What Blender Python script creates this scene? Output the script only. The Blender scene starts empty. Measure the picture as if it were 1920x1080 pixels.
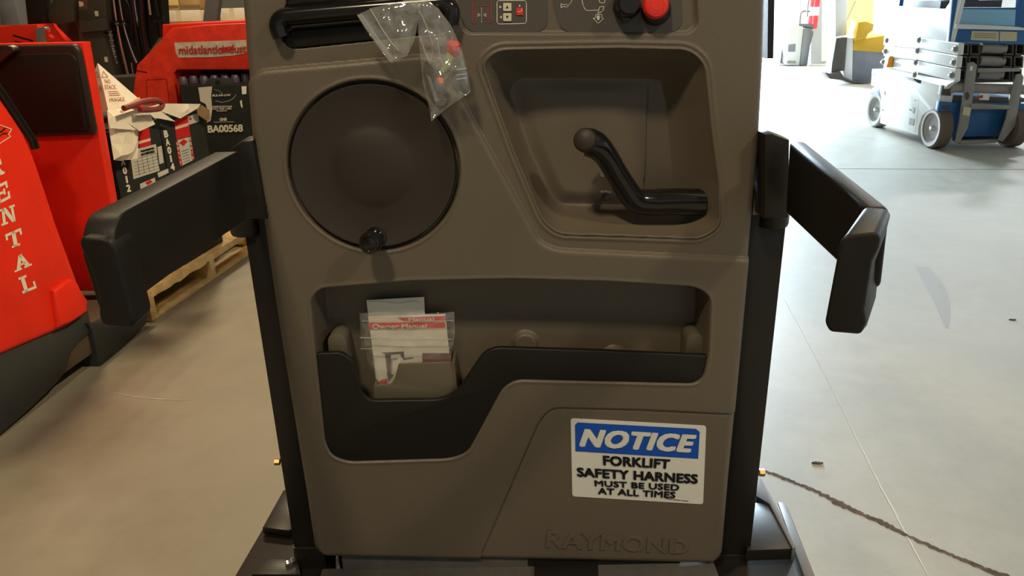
import bpy, bmesh, math, random
import numpy as np
from mathutils import Vector, Matrix, noise
from mathutils.geometry import delaunay_2d_cdt

random.seed(4)
R = math.radians
scene = bpy.context.scene
COL = scene.collection

# ---------------------------------------------------------------- camera
F = 1450.0                                   # focal length in pixels of a 1920 px wide frame
CAM = Vector((0.0, 0.0, 1.40))
ROT = (Matrix.Rotation(R(90 - 20.5), 3, 'X') @ Matrix.Rotation(R(-1.2), 3, 'Z'))
cd = bpy.data.cameras.new('camera')
cd.sensor_width = 36.0
cd.lens = F / 1920 * 36
cd.clip_start = 0.02
cam = bpy.data.objects.new('camera', cd)
COL.objects.link(cam)
cam.matrix_world = Matrix.Translation(CAM) @ ROT.to_4x4()
scene.camera = cam

# ---------------------------------------------------------------- world, lights, exposure
scene.view_settings.view_transform = 'Standard'
scene.view_settings.look = 'None'
scene.view_settings.gamma = 1.0
scene.view_settings.use_curve_mapping = False
scene.view_settings.exposure = 0.0
wd = bpy.data.worlds.new('outdoors'); scene.world = wd
wd.use_nodes = True
wd.node_tree.nodes['Background'].inputs[0].default_value = (0.80, 0.90, 1.0, 1)
wd.node_tree.nodes['Background'].inputs[1].default_value = 3.0

def area(name, loc, target, sx, sy, power, col, spread=180):
    l = bpy.data.lights.new(name, 'AREA'); l.shape = 'RECTANGLE'
    l.size = sx; l.size_y = sy; l.energy = power; l.color = col; l.spread = R(spread)
    o = bpy.data.objects.new(name, l); COL.objects.link(o)
    o.location = loc
    d = Vector(target) - Vector(loc)
    o.rotation_euler = d.to_track_quat('-Z', 'Y').to_euler()
    return o
WARM = (1.0, 0.81, 0.53)
# daylight coming in through the open bay door of the back wall
area('bay_door_daylight', (3.4, 17.3, 2.0), (3.4, 0, 1.2), 4.0, 3.9, 6300, (0.67, 0.85, 1.0))
# high-bay ceiling lamps, with added fill lights among them
area('ceiling_lamp_light_a', (-0.70, -0.75, 4.0), (-0.70, -0.75, 0), 0.35, 0.35, 80, WARM)
area('ceiling_lamp_light_b', (2.7, -0.8, 3.9), (2.7, -0.8, 0), 0.35, 0.35, 66, WARM)
area('cowl_fill_light', (2.4, 3.0, 4.6), (-1.8, 2.8, 0.7), 0.5, 0.5, 46, (1.0, 0.77, 0.44), 80)  # added fill light, narrow and aimed left to brighten the red cowl
area('ceiling_lamp_light_d', (-2.3, 3.6, 5.2), (-2.3, 3.6, 0), 0.6, 0.6, 95, (1.0, 0.77, 0.44))
area('back_wall_fill_light', (8.0, 12.6, 5.2), (8.0, 12.6, 0), 0.6, 0.6, 350, (0.95, 0.96, 1.0))  # added fill light that brightens the back wall
area('rack_fill_light', (-2.6, 8.4, 5.2), (-2.6, 8.4, 0), 0.6, 0.6, 220, WARM)  # added fill light for the rack at the back left

# ---------------------------------------------------------------- picture point -> place
def ray(px, py):
    return ROT @ Vector(((px - 960) / F, -(py - 540) / F, -1.0))
class Plane:
    def __init__(s, p, n):
        s.p = Vector(p); s.n = Vector(n).normalized()
        if s.n.dot(CAM - s.p) < 0: s.n = -s.n
    def hit(s, px, py):
        v = ray(px, py); t = (s.p - CAM).dot(s.n) / v.dot(s.n)
        return CAM + v * t
    def off(s, d): return Plane(s.p + s.n * d, s.n)
    def poly(s, pts): return [s.hit(*q) for q in pts]
def PY(y): return Plane((0, y, 0), (0, -1, 0))
def PX(x): return Plane((x, 0, 0), (1, 0, 0))
def PZ(z): return Plane((0, 0, z), (0, 0, 1))

# ---------------------------------------------------------------- materials
def mat(name, col, rough=0.5, metal=0.0, var=0.0, vscale=6.0, bump=0.0, bscale=300.0, col2=None, spec=0.5, coat=0.0, emit=None):
    m = bpy.data.materials.new(name); m.use_nodes = True
    nt = m.node_tree; b = nt.nodes['Principled BSDF']
    b.inputs['Base Color'].default_value = (*col, 1)
    b.inputs['Roughness'].default_value = rough
    b.inputs['Metallic'].default_value = metal
    b.inputs['Specular IOR Level'].default_value = spec
    b.inputs['Coat Weight'].default_value = coat
    tc = nt.nodes.new('ShaderNodeTexCoord')
    if var > 0 or col2:
        n = nt.nodes.new('ShaderNodeTexNoise'); n.inputs['Scale'].default_value = vscale
        n.inputs['Detail'].default_value = 6; n.inputs['Roughness'].default_value = 0.6
        nt.links.new(tc.outputs['Object'], n.inputs['Vector'])
        r = nt.nodes.new('ShaderNodeValToRGB')
        c2 = col2 if col2 else tuple(c * (1 - var) for c in col)
        c1 = col if col2 else tuple(min(1, c * (1 + var)) for c in col)
        r.color_ramp.elements[0].position = 0.35; r.color_ramp.elements[1].position = 0.68
        r.color_ramp.elements[0].color = (*c2, 1); r.color_ramp.elements[1].color = (*c1, 1)
        nt.links.new(n.outputs['Fac'], r.inputs['Fac']); nt.links.new(r.outputs['Color'], b.inputs['Base Color'])
    if bump > 0:
        n2 = nt.nodes.new('ShaderNodeTexNoise'); n2.inputs['Scale'].default_value = bscale
        n2.inputs['Detail'].default_value = 2
        nt.links.new(tc.outputs['Object'], n2.inputs['Vector'])
        bp = nt.nodes.new('ShaderNodeBump'); bp.inputs['Strength'].default_value = bump
        bp.inputs['Distance'].default_value = 0.002
        nt.links.new(n2.outputs['Fac'], bp.inputs['Height']); nt.links.new(bp.outputs['Normal'], b.inputs['Normal'])
    if emit:
        b.inputs['Emission Color'].default_value = (*col, 1); b.inputs['Emission Strength'].default_value = emit
    return m
def film(name, clear, tint=(1, 1, 1), rough=0.12, white=0.3):
    m = bpy.data.materials.new(name); m.use_nodes = True; nt = m.node_tree
    for n in list(nt.nodes): nt.nodes.remove(n)
    out = nt.nodes.new('ShaderNodeOutputMaterial'); tr = nt.nodes.new('ShaderNodeBsdfTransparent')
    tr.inputs[0].default_value = (*tint, 1)
    gl = nt.nodes.new('ShaderNodeBsdfGlossy'); gl.inputs['Roughness'].default_value = rough
    df = nt.nodes.new('ShaderNodeBsdfDiffuse'); df.inputs[0].default_value = (0.8, 0.8, 0.76, 1)
    m1 = nt.nodes.new('ShaderNodeMixShader'); m1.inputs[0].default_value = white
    m2 = nt.nodes.new('ShaderNodeMixShader'); m2.inputs[0].default_value = clear
    nt.links.new(gl.outputs[0], m1.inputs[1]); nt.links.new(df.outputs[0], m1.inputs[2])
    nt.links.new(m1.outputs[0], m2.inputs[1]); nt.links.new(tr.outputs[0], m2.inputs[2])
    nt.links.new(m2.outputs[0], out.inputs[0])
    return m
M = {}
M['taupe'] = mat('taupe_plastic', (0.137, 0.112, 0.083), 0.40, bump=0.30, bscale=560, var=0.05, vscale=3, spec=0.5)
M['taupe2'] = mat('taupe_tray_plastic', (0.125, 0.110, 0.074), 0.45, bump=0.15, bscale=620)
M['black'] = mat('black_plastic', (0.011, 0.0095, 0.008), 0.42, bump=0.12, bscale=500, spec=0.35)
M['gloss'] = mat('glossy_black', (0.010, 0.009, 0.009), 0.16)
M['rubber'] = mat('black_rubber', (0.013, 0.011, 0.0095), 0.45, bump=0.1, bscale=350, spec=0.2)
M['disc'] = mat('disc_plastic', (0.036, 0.029, 0.024), 0.5, bump=0.06, bscale=600, spec=0.35)
M['plate'] = mat('control_plate_grey', (0.085, 0.074, 0.066), 0.5)
M['steel_blk'] = mat('black_painted_steel', (0.013, 0.011, 0.0095), 0.38, bump=0.05, bscale=60, spec=0.4)
M['steel_gry'] = mat('grey_steel', (0.36, 0.36, 0.36), 0.4, metal=0.7)
M['chrome'] = mat('chrome', (0.8, 0.8, 0.8), 0.15, metal=1.0)
M['mat_grey'] = mat('platform_mat_grey', (0.10, 0.094, 0.09), 0.7, var=0.15, vscale=30, bump=0.3, bscale=200)
M['red_btn'] = mat('red_button', (0.80, 0.035, 0.02), 0.35)
M['white_ink'] = mat('white_print', (0.75, 0.72, 0.62), 0.6)
M['cream_key'] = mat('cream_keys', (0.72, 0.66, 0.50), 0.5)
M['red_ink'] = mat('red_print', (0.48, 0.05, 0.035), 0.6)
M['dark_ink'] = mat('black_print', (0.006, 0.006, 0.007), 0.5)
M['sign_white'] = mat('sign_white', (0.80, 0.79, 0.74), 0.4)
M['sign_blue'] = mat('sign_blue', (0.006, 0.085, 0.52), 0.4)
M['brass'] = mat('brass', (0.65, 0.42, 0.16), 0.35, metal=0.9)
M['edge_steel'] = mat('worn_edge_steel', (0.13, 0.13, 0.135), 0.4)
M['chain'] = mat('lift_chain_steel', (0.50, 0.50, 0.48), 0.35, metal=0.3)
M['dull_ring'] = mat('dull_bronze', (0.10, 0.075, 0.045), 0.45, metal=0.4)
M['machine_dark'] = mat('machine_dark_grey', (0.035, 0.036, 0.045), 0.5)
M['machine_grey'] = mat('machine_light_grey', (0.20, 0.20, 0.21), 0.5)
M['film'] = film('clear_plastic_film', 0.74, white=0.52, rough=.07)
M['film2'] = film('clear_sleeve_film', 0.74, tint=(0.98, 0.97, 0.93), white=0.4)
M['filmseam'] = film('film_seam', 0.35, white=0.6)
M['paper'] = mat('white_paper', (0.88, 0.86, 0.80), 0.7)
M['concrete'] = None
M['red'] = mat('red_paint', (0.78, 0.026, 0.009), 0.45, var=0.08, vscale=5, spec=0.3)
M['red_dull'] = mat('worn_red_paint', (0.72, 0.038, 0.018), 0.5, var=0.18, vscale=14, spec=0.3)
M['charcoal'] = mat('charcoal_steel', (0.030, 0.034, 0.037), 0.5, var=0.1)
M['pad'] = mat('dark_vinyl_pad', (0.020, 0.015, 0.012), 0.38, bump=0.1, bscale=200)
M['olive'] = mat('dark_olive_steel', (0.050, 0.045, 0.033), 0.5, var=0.1)
M['cream'] = mat('cream_letter_vinyl', (0.72, 0.69, 0.60), 0.5)
M['batt'] = mat('battery_case_black', (0.020, 0.023, 0.023), 0.6, var=0.15, vscale=8, spec=0.15)
M['card_white'] = mat('white_cardboard', (0.80, 0.74, 0.64), 0.8, var=0.06, vscale=12)
M['card_brown'] = mat('brown_cardboard', (0.26, 0.15, 0.07), 0.85)
M['card_tan'] = mat('tan_cardboard', (0.55, 0.36, 0.16), 0.8, var=0.08)
M['wood'] = mat('pallet_wood', (0.82, 0.60, 0.28), 0.75, col2=(0.58, 0.38, 0.16), vscale=16, bump=0.3, bscale=60)
M['blue'] = mat('blue_paint', (0.02, 0.13, 0.36), 0.4)
M['blue_lt'] = mat('light_blue_panel', (0.28, 0.55, 0.80), 0.4)
M['lift_white'] = mat('white_lift_paint', (0.82, 0.83, 0.83), 0.4)
M['lift_grey'] = mat('lift_grey_steel', (0.30, 0.28, 0.25), 0.5, var=0.1)
M['lift_dark'] = mat('lift_dark_steel', (0.075, 0.065, 0.055), 0.55, var=0.15)
M['tyre_grey'] = mat('grey_tyre', (0.42, 0.41, 0.39), 0.7)
M['tyre_brown'] = mat('dirty_tyre_tread', (0.13, 0.095, 0.07), 0.8)
M['yellow'] = mat('yellow_paint', (0.72, 0.42, 0.03), 0.45)
M['yellow_pale'] = mat('pale_yellow_panel', (0.85, 0.66, 0.26), 0.6)
M['grey_panel'] = mat('slate_grey_panel', (0.22, 0.24, 0.28), 0.5, var=0.1)
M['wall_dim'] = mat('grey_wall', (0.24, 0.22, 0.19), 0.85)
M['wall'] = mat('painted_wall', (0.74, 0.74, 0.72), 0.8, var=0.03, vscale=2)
M['ceil'] = mat('ceiling_deck', (0.10, 0.095, 0.085), 0.8)
M['ext_red'] = mat('extinguisher_red', (0.70, 0.02, 0.03), 0.3)
M['crack'] = mat('floor_crack_dirt', (0.15, 0.085, 0.042), 0.95, col2=(0.045, 0.026, 0.016), vscale=30)
M['seam'] = mat('floor_joint_filler', (0.62, 0.60, 0.55), 0.7)

# ---------------------------------------------------------------- object helpers
WL = {}
def tag(o, label, cat, group=None, kind=None):
    if label: o['label'] = label
    if cat: o['category'] = cat
    if group: o['group'] = group
    if kind: o['kind'] = kind
    return o
def thing(name, label, cat, loc, group=None):
    o = bpy.data.objects.new(name, None); COL.objects.link(o)
    o.location = loc; o.empty_display_size = 0.1
    WL[o.name] = Vector(loc)
    return tag(o, label, cat, group)
def link(name, me, m, parent=None, smooth=None, label=None):
    if smooth is not None:
        me.polygons.foreach_set('use_smooth', [True] * len(me.polygons))
        if smooth < 180: me.set_sharp_from_angle(angle=R(smooth))
    if m is not None: me.materials.append(m)
    o = bpy.data.objects.new(name, me); COL.objects.link(o)
    if parent is not None:
        o.parent = parent
        o.matrix_parent_inverse = Matrix.Translation(-WL[parent.name])
        WL[o.name] = Vector((0, 0, 0))
    else:
        co = np.empty(len(me.vertices) * 3); me.vertices.foreach_get('co', co); co = co.reshape(-1, 3)
        c = (co.min(0) + co.max(0)) / 2; c[2] = co[:, 2].min()
        me.transform(Matrix.Translation(-Vector(c))); o.location = c
        WL[o.name] = Vector(c)
    if label: o['label'] = label
    return o
def bm_link(name, bm, m, parent=None, smooth=None, label=None):
    bmesh.ops.recalc_face_normals(bm, faces=bm.faces[:])
    me = bpy.data.meshes.new(name); bm.to_mesh(me); bm.free()
    return link(name, me, m, parent, smooth, label)
def struct(o): o['kind'] = 'structure'; return o

def add_prism(bm, pts, vec, bevel=0.0, seg=2):
    pts = [Vector(p) for p in pts]; vec = Vector(vec)
    a = [bm.verts.new(p) for p in pts]; b = [bm.verts.new(p + vec) for p in pts]
    n = len(pts)
    fs = [bm.faces.new(a), bm.faces.new(b[::-1])]
    for i in range(n): fs.append(bm.faces.new((a[i], b[i], b[(i + 1) % n], a[(i + 1) % n])))
    if bevel > 0:
        es = set()
        for f in fs[:2]: es.update(f.edges)
        bmesh.ops.recalc_face_normals(bm, faces=fs)
        bmesh.ops.bevel(bm, geom=list(es), offset=bevel, segments=seg, affect='EDGES', profile=0.5, clamp_overlap=True)
def prism(name, pts, vec, m, parent=None, bevel=0.0, seg=2, label=None):
    bm = bmesh.new(); add_prism(bm, pts, vec, bevel, seg)
    return bm_link(name, bm, m, parent, 40 if bevel > 0 else None, label)
def decal(name, pl, pix, m, parent, t=0.0008, lift=0.0004, label=None):
    """a thin printed shape lying on the plane pl"""
    q = pl.off(lift)
    return prism(name, q.poly(pix), q.n * t, m, parent, label=label)
def add_box(bm, c, s, rz=0.0, bevel=0.0, ex=None, ey=None, ez=None):
    c = Vector(c)
    ex = Vector(ex) if ex else Vector((math.cos(rz), math.sin(rz), 0))
    ey = Vector(ey) if ey else Vector((-math.sin(rz), math.cos(rz), 0))
    ez = Vector(ez) if ez else Vector((0, 0, 1))
    vs = []
    for k in (-1, 1):
        for i, j in ((-1, -1), (1, -1), (1, 1), (-1, 1)):
            vs.append(bm.verts.new(c + ex * (i * s[0] / 2) + ey * (j * s[1] / 2) + ez * (k * s[2] / 2)))
    fs = [bm.faces.new([vs[i] for i in f]) for f in ((3, 2, 1, 0), (4, 5, 6, 7), (0, 1, 5, 4), (1, 2, 6, 5), (2, 3, 7, 6), (3, 0, 4, 7))]
    if bevel > 0:
        es = set()
        for f in fs: es.update(f.edges)
        bmesh.ops.bevel(bm, geom=list(es), offset=bevel, segments=2, affect='EDGES', profile=0.5)
def box(name, c, s, m, parent=None, rz=0.0, bevel=0.0, label=None, **kw):
    bm = bmesh.new(); add_box(bm, c, s, rz, bevel, **kw)
    return bm_link(name, bm, m, parent, 40 if bevel > 0 else None, label)
def bx(name, x0, x1, y0, y1, z0, z1, m, parent=None, bevel=0.0, label=None):
    return box(name, ((x0 + x1) / 2, (y0 + y1) / 2, (z0 + z1) / 2), (abs(x1 - x0), abs(y1 - y0), abs(z1 - z0)), m, parent, bevel=bevel, label=label)
def smooth_path(pts, n=6):
    pts = [Vector(p) for p in pts]
    if len(pts) < 3: return pts
    out = []
    for i in range(len(pts) - 1):
        p0 = pts[max(0, i - 1)]; p1 = pts[i]; p2 = pts[i + 1]; p3 = pts[min(len(pts) - 1, i + 2)]
        for k in range(n):
            t = k / n
            out.append(0.5 * ((2 * p1) + (p2 - p0) * t + (2 * p0 - 5 * p1 + 4 * p2 - p3) * t * t + (3 * p1 - p0 - 3 * p2 + p3) * t ** 3))
    out.append(pts[-1]); return out
def add_tube(bm, pts, r, seg=10, cap=True):
    pts = [Vector(p) for p in pts]; n = len(pts)
    rs = r if isinstance(r, (list, tuple)) else [r] * n
    rings = []; up = None
    for i in range(n):
        t = (pts[min(n - 1, i + 1)] - pts[max(0, i - 1)]).normalized()
        if up is None:
            up = Vector((0, 0, 1)) if abs(t.z) < 0.9 else Vector((1, 0, 0))
        a = t.cross(up)
        if a.length < 1e-6: a = t.orthogonal()
        a.normalize(); b = a.cross(t).normalized(); up = b
        rings.append([bm.verts.new(pts[i] + (a * math.cos(q) + b * math.sin(q)) * rs[i]) for q in [2 * math.pi * k / seg for k in range(seg)]])
    for i in range(n - 1):
        for k in range(seg):
            bm.faces.new((rings[i][k], rings[i][(k + 1) % seg], rings[i + 1][(k + 1) % seg], rings[i + 1][k]))
    if cap:
        bm.faces.new(rings[0][::-1]); bm.faces.new(rings[-1])
def tube(name, pts, r, m, parent=None, seg=10, label=None):
    bm = bmesh.new(); add_tube(bm, pts, r, seg)
    return bm_link(name, bm, m, parent, 50, label)
def lathe(name, c, axis, prof, m, parent=None, seg=48, label=None, smooth=35):
    """prof: list of (radius, height along the axis)"""
    c = Vector(c); ax = Vector(axis).normalized(); a = ax.orthogonal().normalized(); b = ax.cross(a)
    bm = bmesh.new(); rings = []
    for r, h in prof:
        if r < 1e-6: rings.append([bm.verts.new(c + ax * h)])
        else: rings.append([bm.verts.new(c + ax * h + (a * math.cos(2 * math.pi * k / seg) + b * math.sin(2 * math.pi * k / seg)) * r) for k in range(seg)])
    for i in range(len(rings) - 1):
        p, q = rings[i], rings[i + 1]
        for k in range(seg):
            k2 = (k + 1) % seg
            if len(p) == 1 and len(q) == 1: continue
            if len(p) == 1: bm.faces.new((p[0], q[k], q[k2]))
            elif len(q) == 1: bm.faces.new((p[k], p[k2], q[0]))
            else: bm.faces.new((p[k], p[k2], q[k2], q[k]))
    return bm_link(name, bm, m, parent, smooth, label)
def round_poly(pts, r, n=5):
    """2D or 3D polygon with its corners rounded (r: one radius or one for each corner)"""
    pts = [Vector(p) for p in pts]; out = []; N = len(pts)
    for i in range(N):
        p, a, b = pts[i], pts[i - 1], pts[(i + 1) % N]
        ri = r[i] if isinstance(r, (list, tuple)) else r
        if ri <= 0: out.append(p.copy()); continue
        la, lb = (a - p).length, (b - p).length
        d = min(ri, la * 0.48, lb * 0.48)
        A = p + (a - p) * (d / la); B = p + (b - p) * (d / lb)
        for k in range(n + 1):
            t = k / n
            out.append(A * (1 - t) ** 2 + p * (2 * t * (1 - t)) + B * t * t)
    return out
TXT = {}
def text_mesh(s, bold, shear, space):
    key = (s, bold, shear, space)
    if key in TXT: return TXT[key]
    cu = bpy.data.curves.new('t', 'FONT'); cu.body = s; cu.shear = shear; cu.resolution_u = 3
    cu.space_character = space
    o = bpy.data.objects.new('t', cu); COL.objects.link(o)
    bpy.context.view_layer.update()
    me = o.evaluated_get(bpy.context.evaluated_depsgraph_get()).to_mesh()
    v = np.array([x.co[:2] for x in me.vertices]); f = [tuple(p.vertices) for p in me.polygons]
    bpy.data.objects.remove(o); bpy.data.curves.remove(cu)
    if bold > 0:
        n0 = len(v); V = []; FF = []
        for k, (dx, dy) in enumerate(((0, 0), (-1, -.7), (1, -.7), (-1, .7), (1, .7), (-1, 0), (1, 0), (0, .7), (0, -.7))):
            V.append(v + np.array([dx, dy]) * bold); FF += [tuple(i + n0 * k for i in q) for q in f]
        v = np.concatenate(V); f = FF
        lay = np.repeat(np.arange(9), n0)
    else: lay = np.zeros(len(v))
    v = np.column_stack([(v - v.min(0)) / (v.max(0) - v.min(0)), lay])
    TXT[key] = (v, f); return v, f
def text_on(name, s, pl, quad, m, parent, bold=0.0, shear=0.0, lift=0.0014, space=1.0, thick=0.0, label=None):
    """lettering filling the four picture corners (tl, tr, br, bl) on a plane"""
    v, f = text_mesh(s, bold, shear, space)
    q = pl.off(lift); tl, tr, br, bl = q.poly(quad)
    def at(u, w, d=0.0): return (bl * (1 - u) + br * u) * (1 - w) + (tl * (1 - u) + tr * u) * w + q.n * d
    bm = bmesh.new(); sc = max(1.0, (q.p - CAM).length / 1.3)
    vs = [bm.verts.new(at(x, y, k * (0.00012 if thick == 0 else 0.00003) * sc)) for x, y, k in v]
    for p in f:
        try: bm.faces.new([vs[i] for i in p])
        except ValueError: pass
    if thick > 0:
        ret = bmesh.ops.extrude_face_region(bm, geom=bm.faces[:])
        for e in ret['geom']:
            if isinstance(e, bmesh.types.BMVert): e.co += q.n * thick
    return bm_link(name, bm, m, parent, None, label)
def wrinkle_sheet(name, outline, nrm, m, parent=None, step=0.008, bulge=0.0, wr=0.004, ws=30.0, both=False, label=None, edge=0.03, seed=0.0, flat=False):
    """a crumpled sheet (or a filled pouch) bounded by a planar outline"""
    outline = [Vector(p) for p in outline]; nrm = Vector(nrm).normalized()
    o = sum(outline, Vector()) / len(outline)
    ex = Vector((0, 0, 1)).cross(nrm)
    if ex.length < 1e-4: ex = Vector((1, 0, 0))
    ex.normalize(); ey = nrm.cross(ex)
    P = []
    for i, p in enumerate(outline):
        q = outline[(i + 1) % len(outline)]; k = max(1, int((q - p).length / step))
        for j in range(k):
            w = p + (q - p) * (j / k) - o; P.append((w.dot(ex), w.dot(ey)))
    nb = len(P); A = np.array(P)
    lo, hi = A.min(0), A.max(0)
    gx, gy = np.meshgrid(np.arange(lo[0], hi[0], step), np.arange(lo[1], hi[1], step))
    g = np.stack([gx.ravel(), gy.ravel()], 1); g += (np.random.RandomState(3).rand(*g.shape) - .5) * step * .5
    d = sdf(A, g[:, 0], g[:, 1]); g = g[d > step * .5]
    allv = [Vector(p) for p in P] + [Vector(p) for p in g]
    vo, eo, fo, *_ = delaunay_2d_cdt(allv, [(i, (i + 1) % nb) for i in range(nb)], [], 1, 1e-7)
    V = np.array([tuple(v) for v in vo]); dd = np.clip(sdf(A, V[:, 0], V[:, 1]), 0, None)
    prof = np.sqrt(np.clip(1 - (1 - np.clip(dd / edge, 0, 1)) ** 2, 0, 1))
    bm = bmesh.new()
    def side(sg):
        vs = []
        for i in range(len(V)):
            p3 = o + ex * V[i][0] + ey * V[i][1]
            w = noise.noise(Vector((V[i][0] * ws, V[i][1] * ws, seed + sg * 3))) + 0.5 * abs(noise.noise(Vector((V[i][0] * ws * 2.3, V[i][1] * ws * 1.2, seed + 7 + sg))))
            vs.append(bm.verts.new(p3 + nrm * (sg * bulge * prof[i] + wr * w * (0.25 + 0.75 * min(1, dd[i] / (edge * .6))))))
        for t in fo:
            try: bm.faces.new([vs[k] for k in t])
            except ValueError: pass
    side(1)
    if both: side(-1)
    bmesh.ops.remove_doubles(bm, verts=bm.verts[:], dist=1e-5)
    return bm_link(name, bm, m, parent, None if flat else 180, label)
def sdf(poly, X, Z):
    """signed distance to a closed polygon, positive inside"""
    poly = np.asarray(poly, float); X = np.asarray(X, float); Z = np.asarray(Z, float)
    d2 = np.full(X.shape, 1e9); ins = np.zeros(X.shape, bool)
    for i in range(len(poly)):
        ax, az = poly[i - 1]; bx_, bz = poly[i]
        ex, ez = bx_ - ax, bz - az; L = ex * ex + ez * ez
        if L < 1e-14: continue
        t = np.clip(((X - ax) * ex + (Z - az) * ez) / L, 0, 1)
        d2 = np.minimum(d2, (X - ax - t * ex) ** 2 + (Z - az - t * ez) ** 2)
        if abs(ez) > 1e-12:
            c = ((az > Z) != (bz > Z)) & (X < (bx_ - ax) * (Z - az) / ez + ax)
            ins ^= c
    return np.where(ins, 1, -1) * np.sqrt(d2)
# ================================================================ the room
def concrete():
    m = bpy.data.materials.new('concrete_floor'); m.use_nodes = True; nt = m.node_tree; b = nt.nodes['Principled BSDF']
    tc = nt.nodes.new('ShaderNodeTexCoord')
    def nz(scale, det=8, rough=0.6):
        n = nt.nodes.new('ShaderNodeTexNoise'); n.inputs['Scale'].default_value = scale; n.inputs['Detail'].default_value = det
        n.inputs['Roughness'].default_value = rough; nt.links.new(tc.outputs['Object'], n.inputs['Vector']); return n
    a = nz(1.4); c = nz(9.0); g = nz(160.0, 3)
    r = nt.nodes.new('ShaderNodeValToRGB'); r.color_ramp.elements[0].position = 0.3; r.color_ramp.elements[1].position = 0.72
    r.color_ramp.elements[0].color = (0.298, 0.271, 0.206, 1); r.color_ramp.elements[1].color = (0.420, 0.392, 0.322, 1)
    mx = nt.nodes.new('ShaderNodeMix'); mx.data_type = 'FLOAT'; mx.inputs[0].default_value = 0.45
    nt.links.new(a.outputs['Fac'], mx.inputs[2]); nt.links.new(c.outputs['Fac'], mx.inputs[3])
    nt.links.new(mx.outputs[0], r.inputs['Fac']); nt.links.new(r.outputs['Color'], b.inputs['Base Color'])
    mr = nt.nodes.new('ShaderNodeMapRange'); mr.inputs[3].default_value = 0.38; mr.inputs[4].default_value = 0.62
    nt.links.new(c.outputs['Fac'], mr.inputs[0]); nt.links.new(mr.outputs[0], b.inputs['Roughness'])
    bp = nt.nodes.new('ShaderNodeBump'); bp.inputs['Strength'].default_value = 0.12; bp.inputs['Distance'].default_value = 0.002
    nt.links.new(g.outputs['Fac'], bp.inputs['Height']); nt.links.new(bp.outputs['Normal'], b.inputs['Normal'])
    return m
M['concrete'] = concrete()
floor = struct(bx('floor', -11, 12, -6, 20, -0.2, 0, M['concrete'])); floor['label'] = 'worn concrete warehouse floor with a long brown crack'
struct(bx('ceiling', -11, 12, -6, 17.7, 6.0, 6.15, M['ceil']))
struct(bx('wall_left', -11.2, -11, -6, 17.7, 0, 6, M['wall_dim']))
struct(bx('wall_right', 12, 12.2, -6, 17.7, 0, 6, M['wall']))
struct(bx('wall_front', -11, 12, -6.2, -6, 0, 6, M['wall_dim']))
bm = bmesh.new()
add_box(bm, (-4.82, 17.55, 3), (12.36, 0.3, 6)); add_box(bm, (8.71, 17.55, 3), (6.58, 0.3, 6)); add_box(bm, (3.39, 17.55, 5.0), (4.06, 0.3, 2))
struct(bm_link('wall_back', bm, M['wall']))
struct(bx('trim_1', 5.40, 5.48, 17.32, 17.4, 0, 4, M['steel_gry'])); struct(bx('trim_2', 1.30, 1.38, 17.32, 17.4, 0, 4, M['steel_gry']))
struct(bx('wall_daylight_block', .32, .46, 4.6, 17.4, 0, 6, M['wall_dim']))  # unseen partition, added to keep the daylight off the left side
# crack, joint and scraps on the concrete
def floor_strip(name, path, widths, m, z=0.0012, jit=0.0, n=8):
    g = PZ(0); P = smooth_path([g.hit(*p) for p in path], n); bm = bmesh.new(); prev = None; k = len(P)
    for i, p in enumerate(P):
        t = (P[min(k - 1, i + 1)] - P[max(0, i - 1)]).normalized(); s = Vector((-t.y, t.x, 0))
        w = np.interp(i / (k - 1), np.linspace(0, 1, len(widths)), widths) / 2
        j = s * (random.uniform(-1, 1) * jit); w1 = w * random.uniform(.6, 1.3) if jit else w; w2 = w * random.uniform(.6, 1.3) if jit else w
        cur = (bm.verts.new(p + j + s * w1 + Vector((0, 0, z))), bm.verts.new(p + j - s * w2 + Vector((0, 0, z))))
        if prev: bm.faces.new((prev[0], prev[1], cur[1], cur[0]))
        prev = cur
    return bm_link(name, bm, m, floor)
floor_strip('floor_crack', [(1380, 866), (1432, 883), (1470, 897), (1500, 909), (1540, 926), (1580, 947), (1620, 966), (1660, 984), (1700, 1004), (1745, 1024), (1790, 1044), (1840, 1064), (1885, 1083), (1980, 1125)],
            [.008, .010, .016, .010, .018, .026, .012, .022, .010, .014, .012, .016, .028, .016], M['crack'], jit=0.003)
floor_strip('floor_joint', [(1470, 560), (1540, 690), (1615, 840), (1650, 910), (1690, 985), (1745, 1090)], [.001, .0015, .003, .005, .004, .002], M['seam'], jit=0.0004)
floor_strip('floor_joint', [(1560, 316), (1690, 317), (1930, 318)], [.012], M['crack'], z=0.0008)
floor_strip('floor_scratch', [(212, 737), (260, 745), (310, 749), (362, 750)], [.002, .005, .006, .002], M['seam'], jit=0.0006)
floor_strip('tyre_mark', [(1728, 500), (1752, 535), (1768, 575), (1775, 615)], [.07, .09, .06, .01], mat('tyre_mark_grey', (0.33, 0.31, 0.27), 0.6), z=0.0006)
g0 = PZ(0)
for px, py, s, lab in ((1532, 869, .016, 'small brown scrap lying on the floor beside the long crack'), (1898, 600, .014, 'tiny dark crumb on the pale floor right of the black side rail')):
    c = g0.hit(px, py); bm = bmesh.new()
    pts = [c + Vector((math.cos(a) * s * r_, math.sin(a) * s * .45 * r_, 0)) for a, r_ in ((0, 1.2), (.9, .7), (1.8, 1.), (2.9, 1.1), (3.9, .6), (5.2, .9))]
    add_prism(bm, pts, (0, 0, .004)); tag(bm_link('floor_scrap', bm, M['crack']), lab, 'debris')
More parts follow.
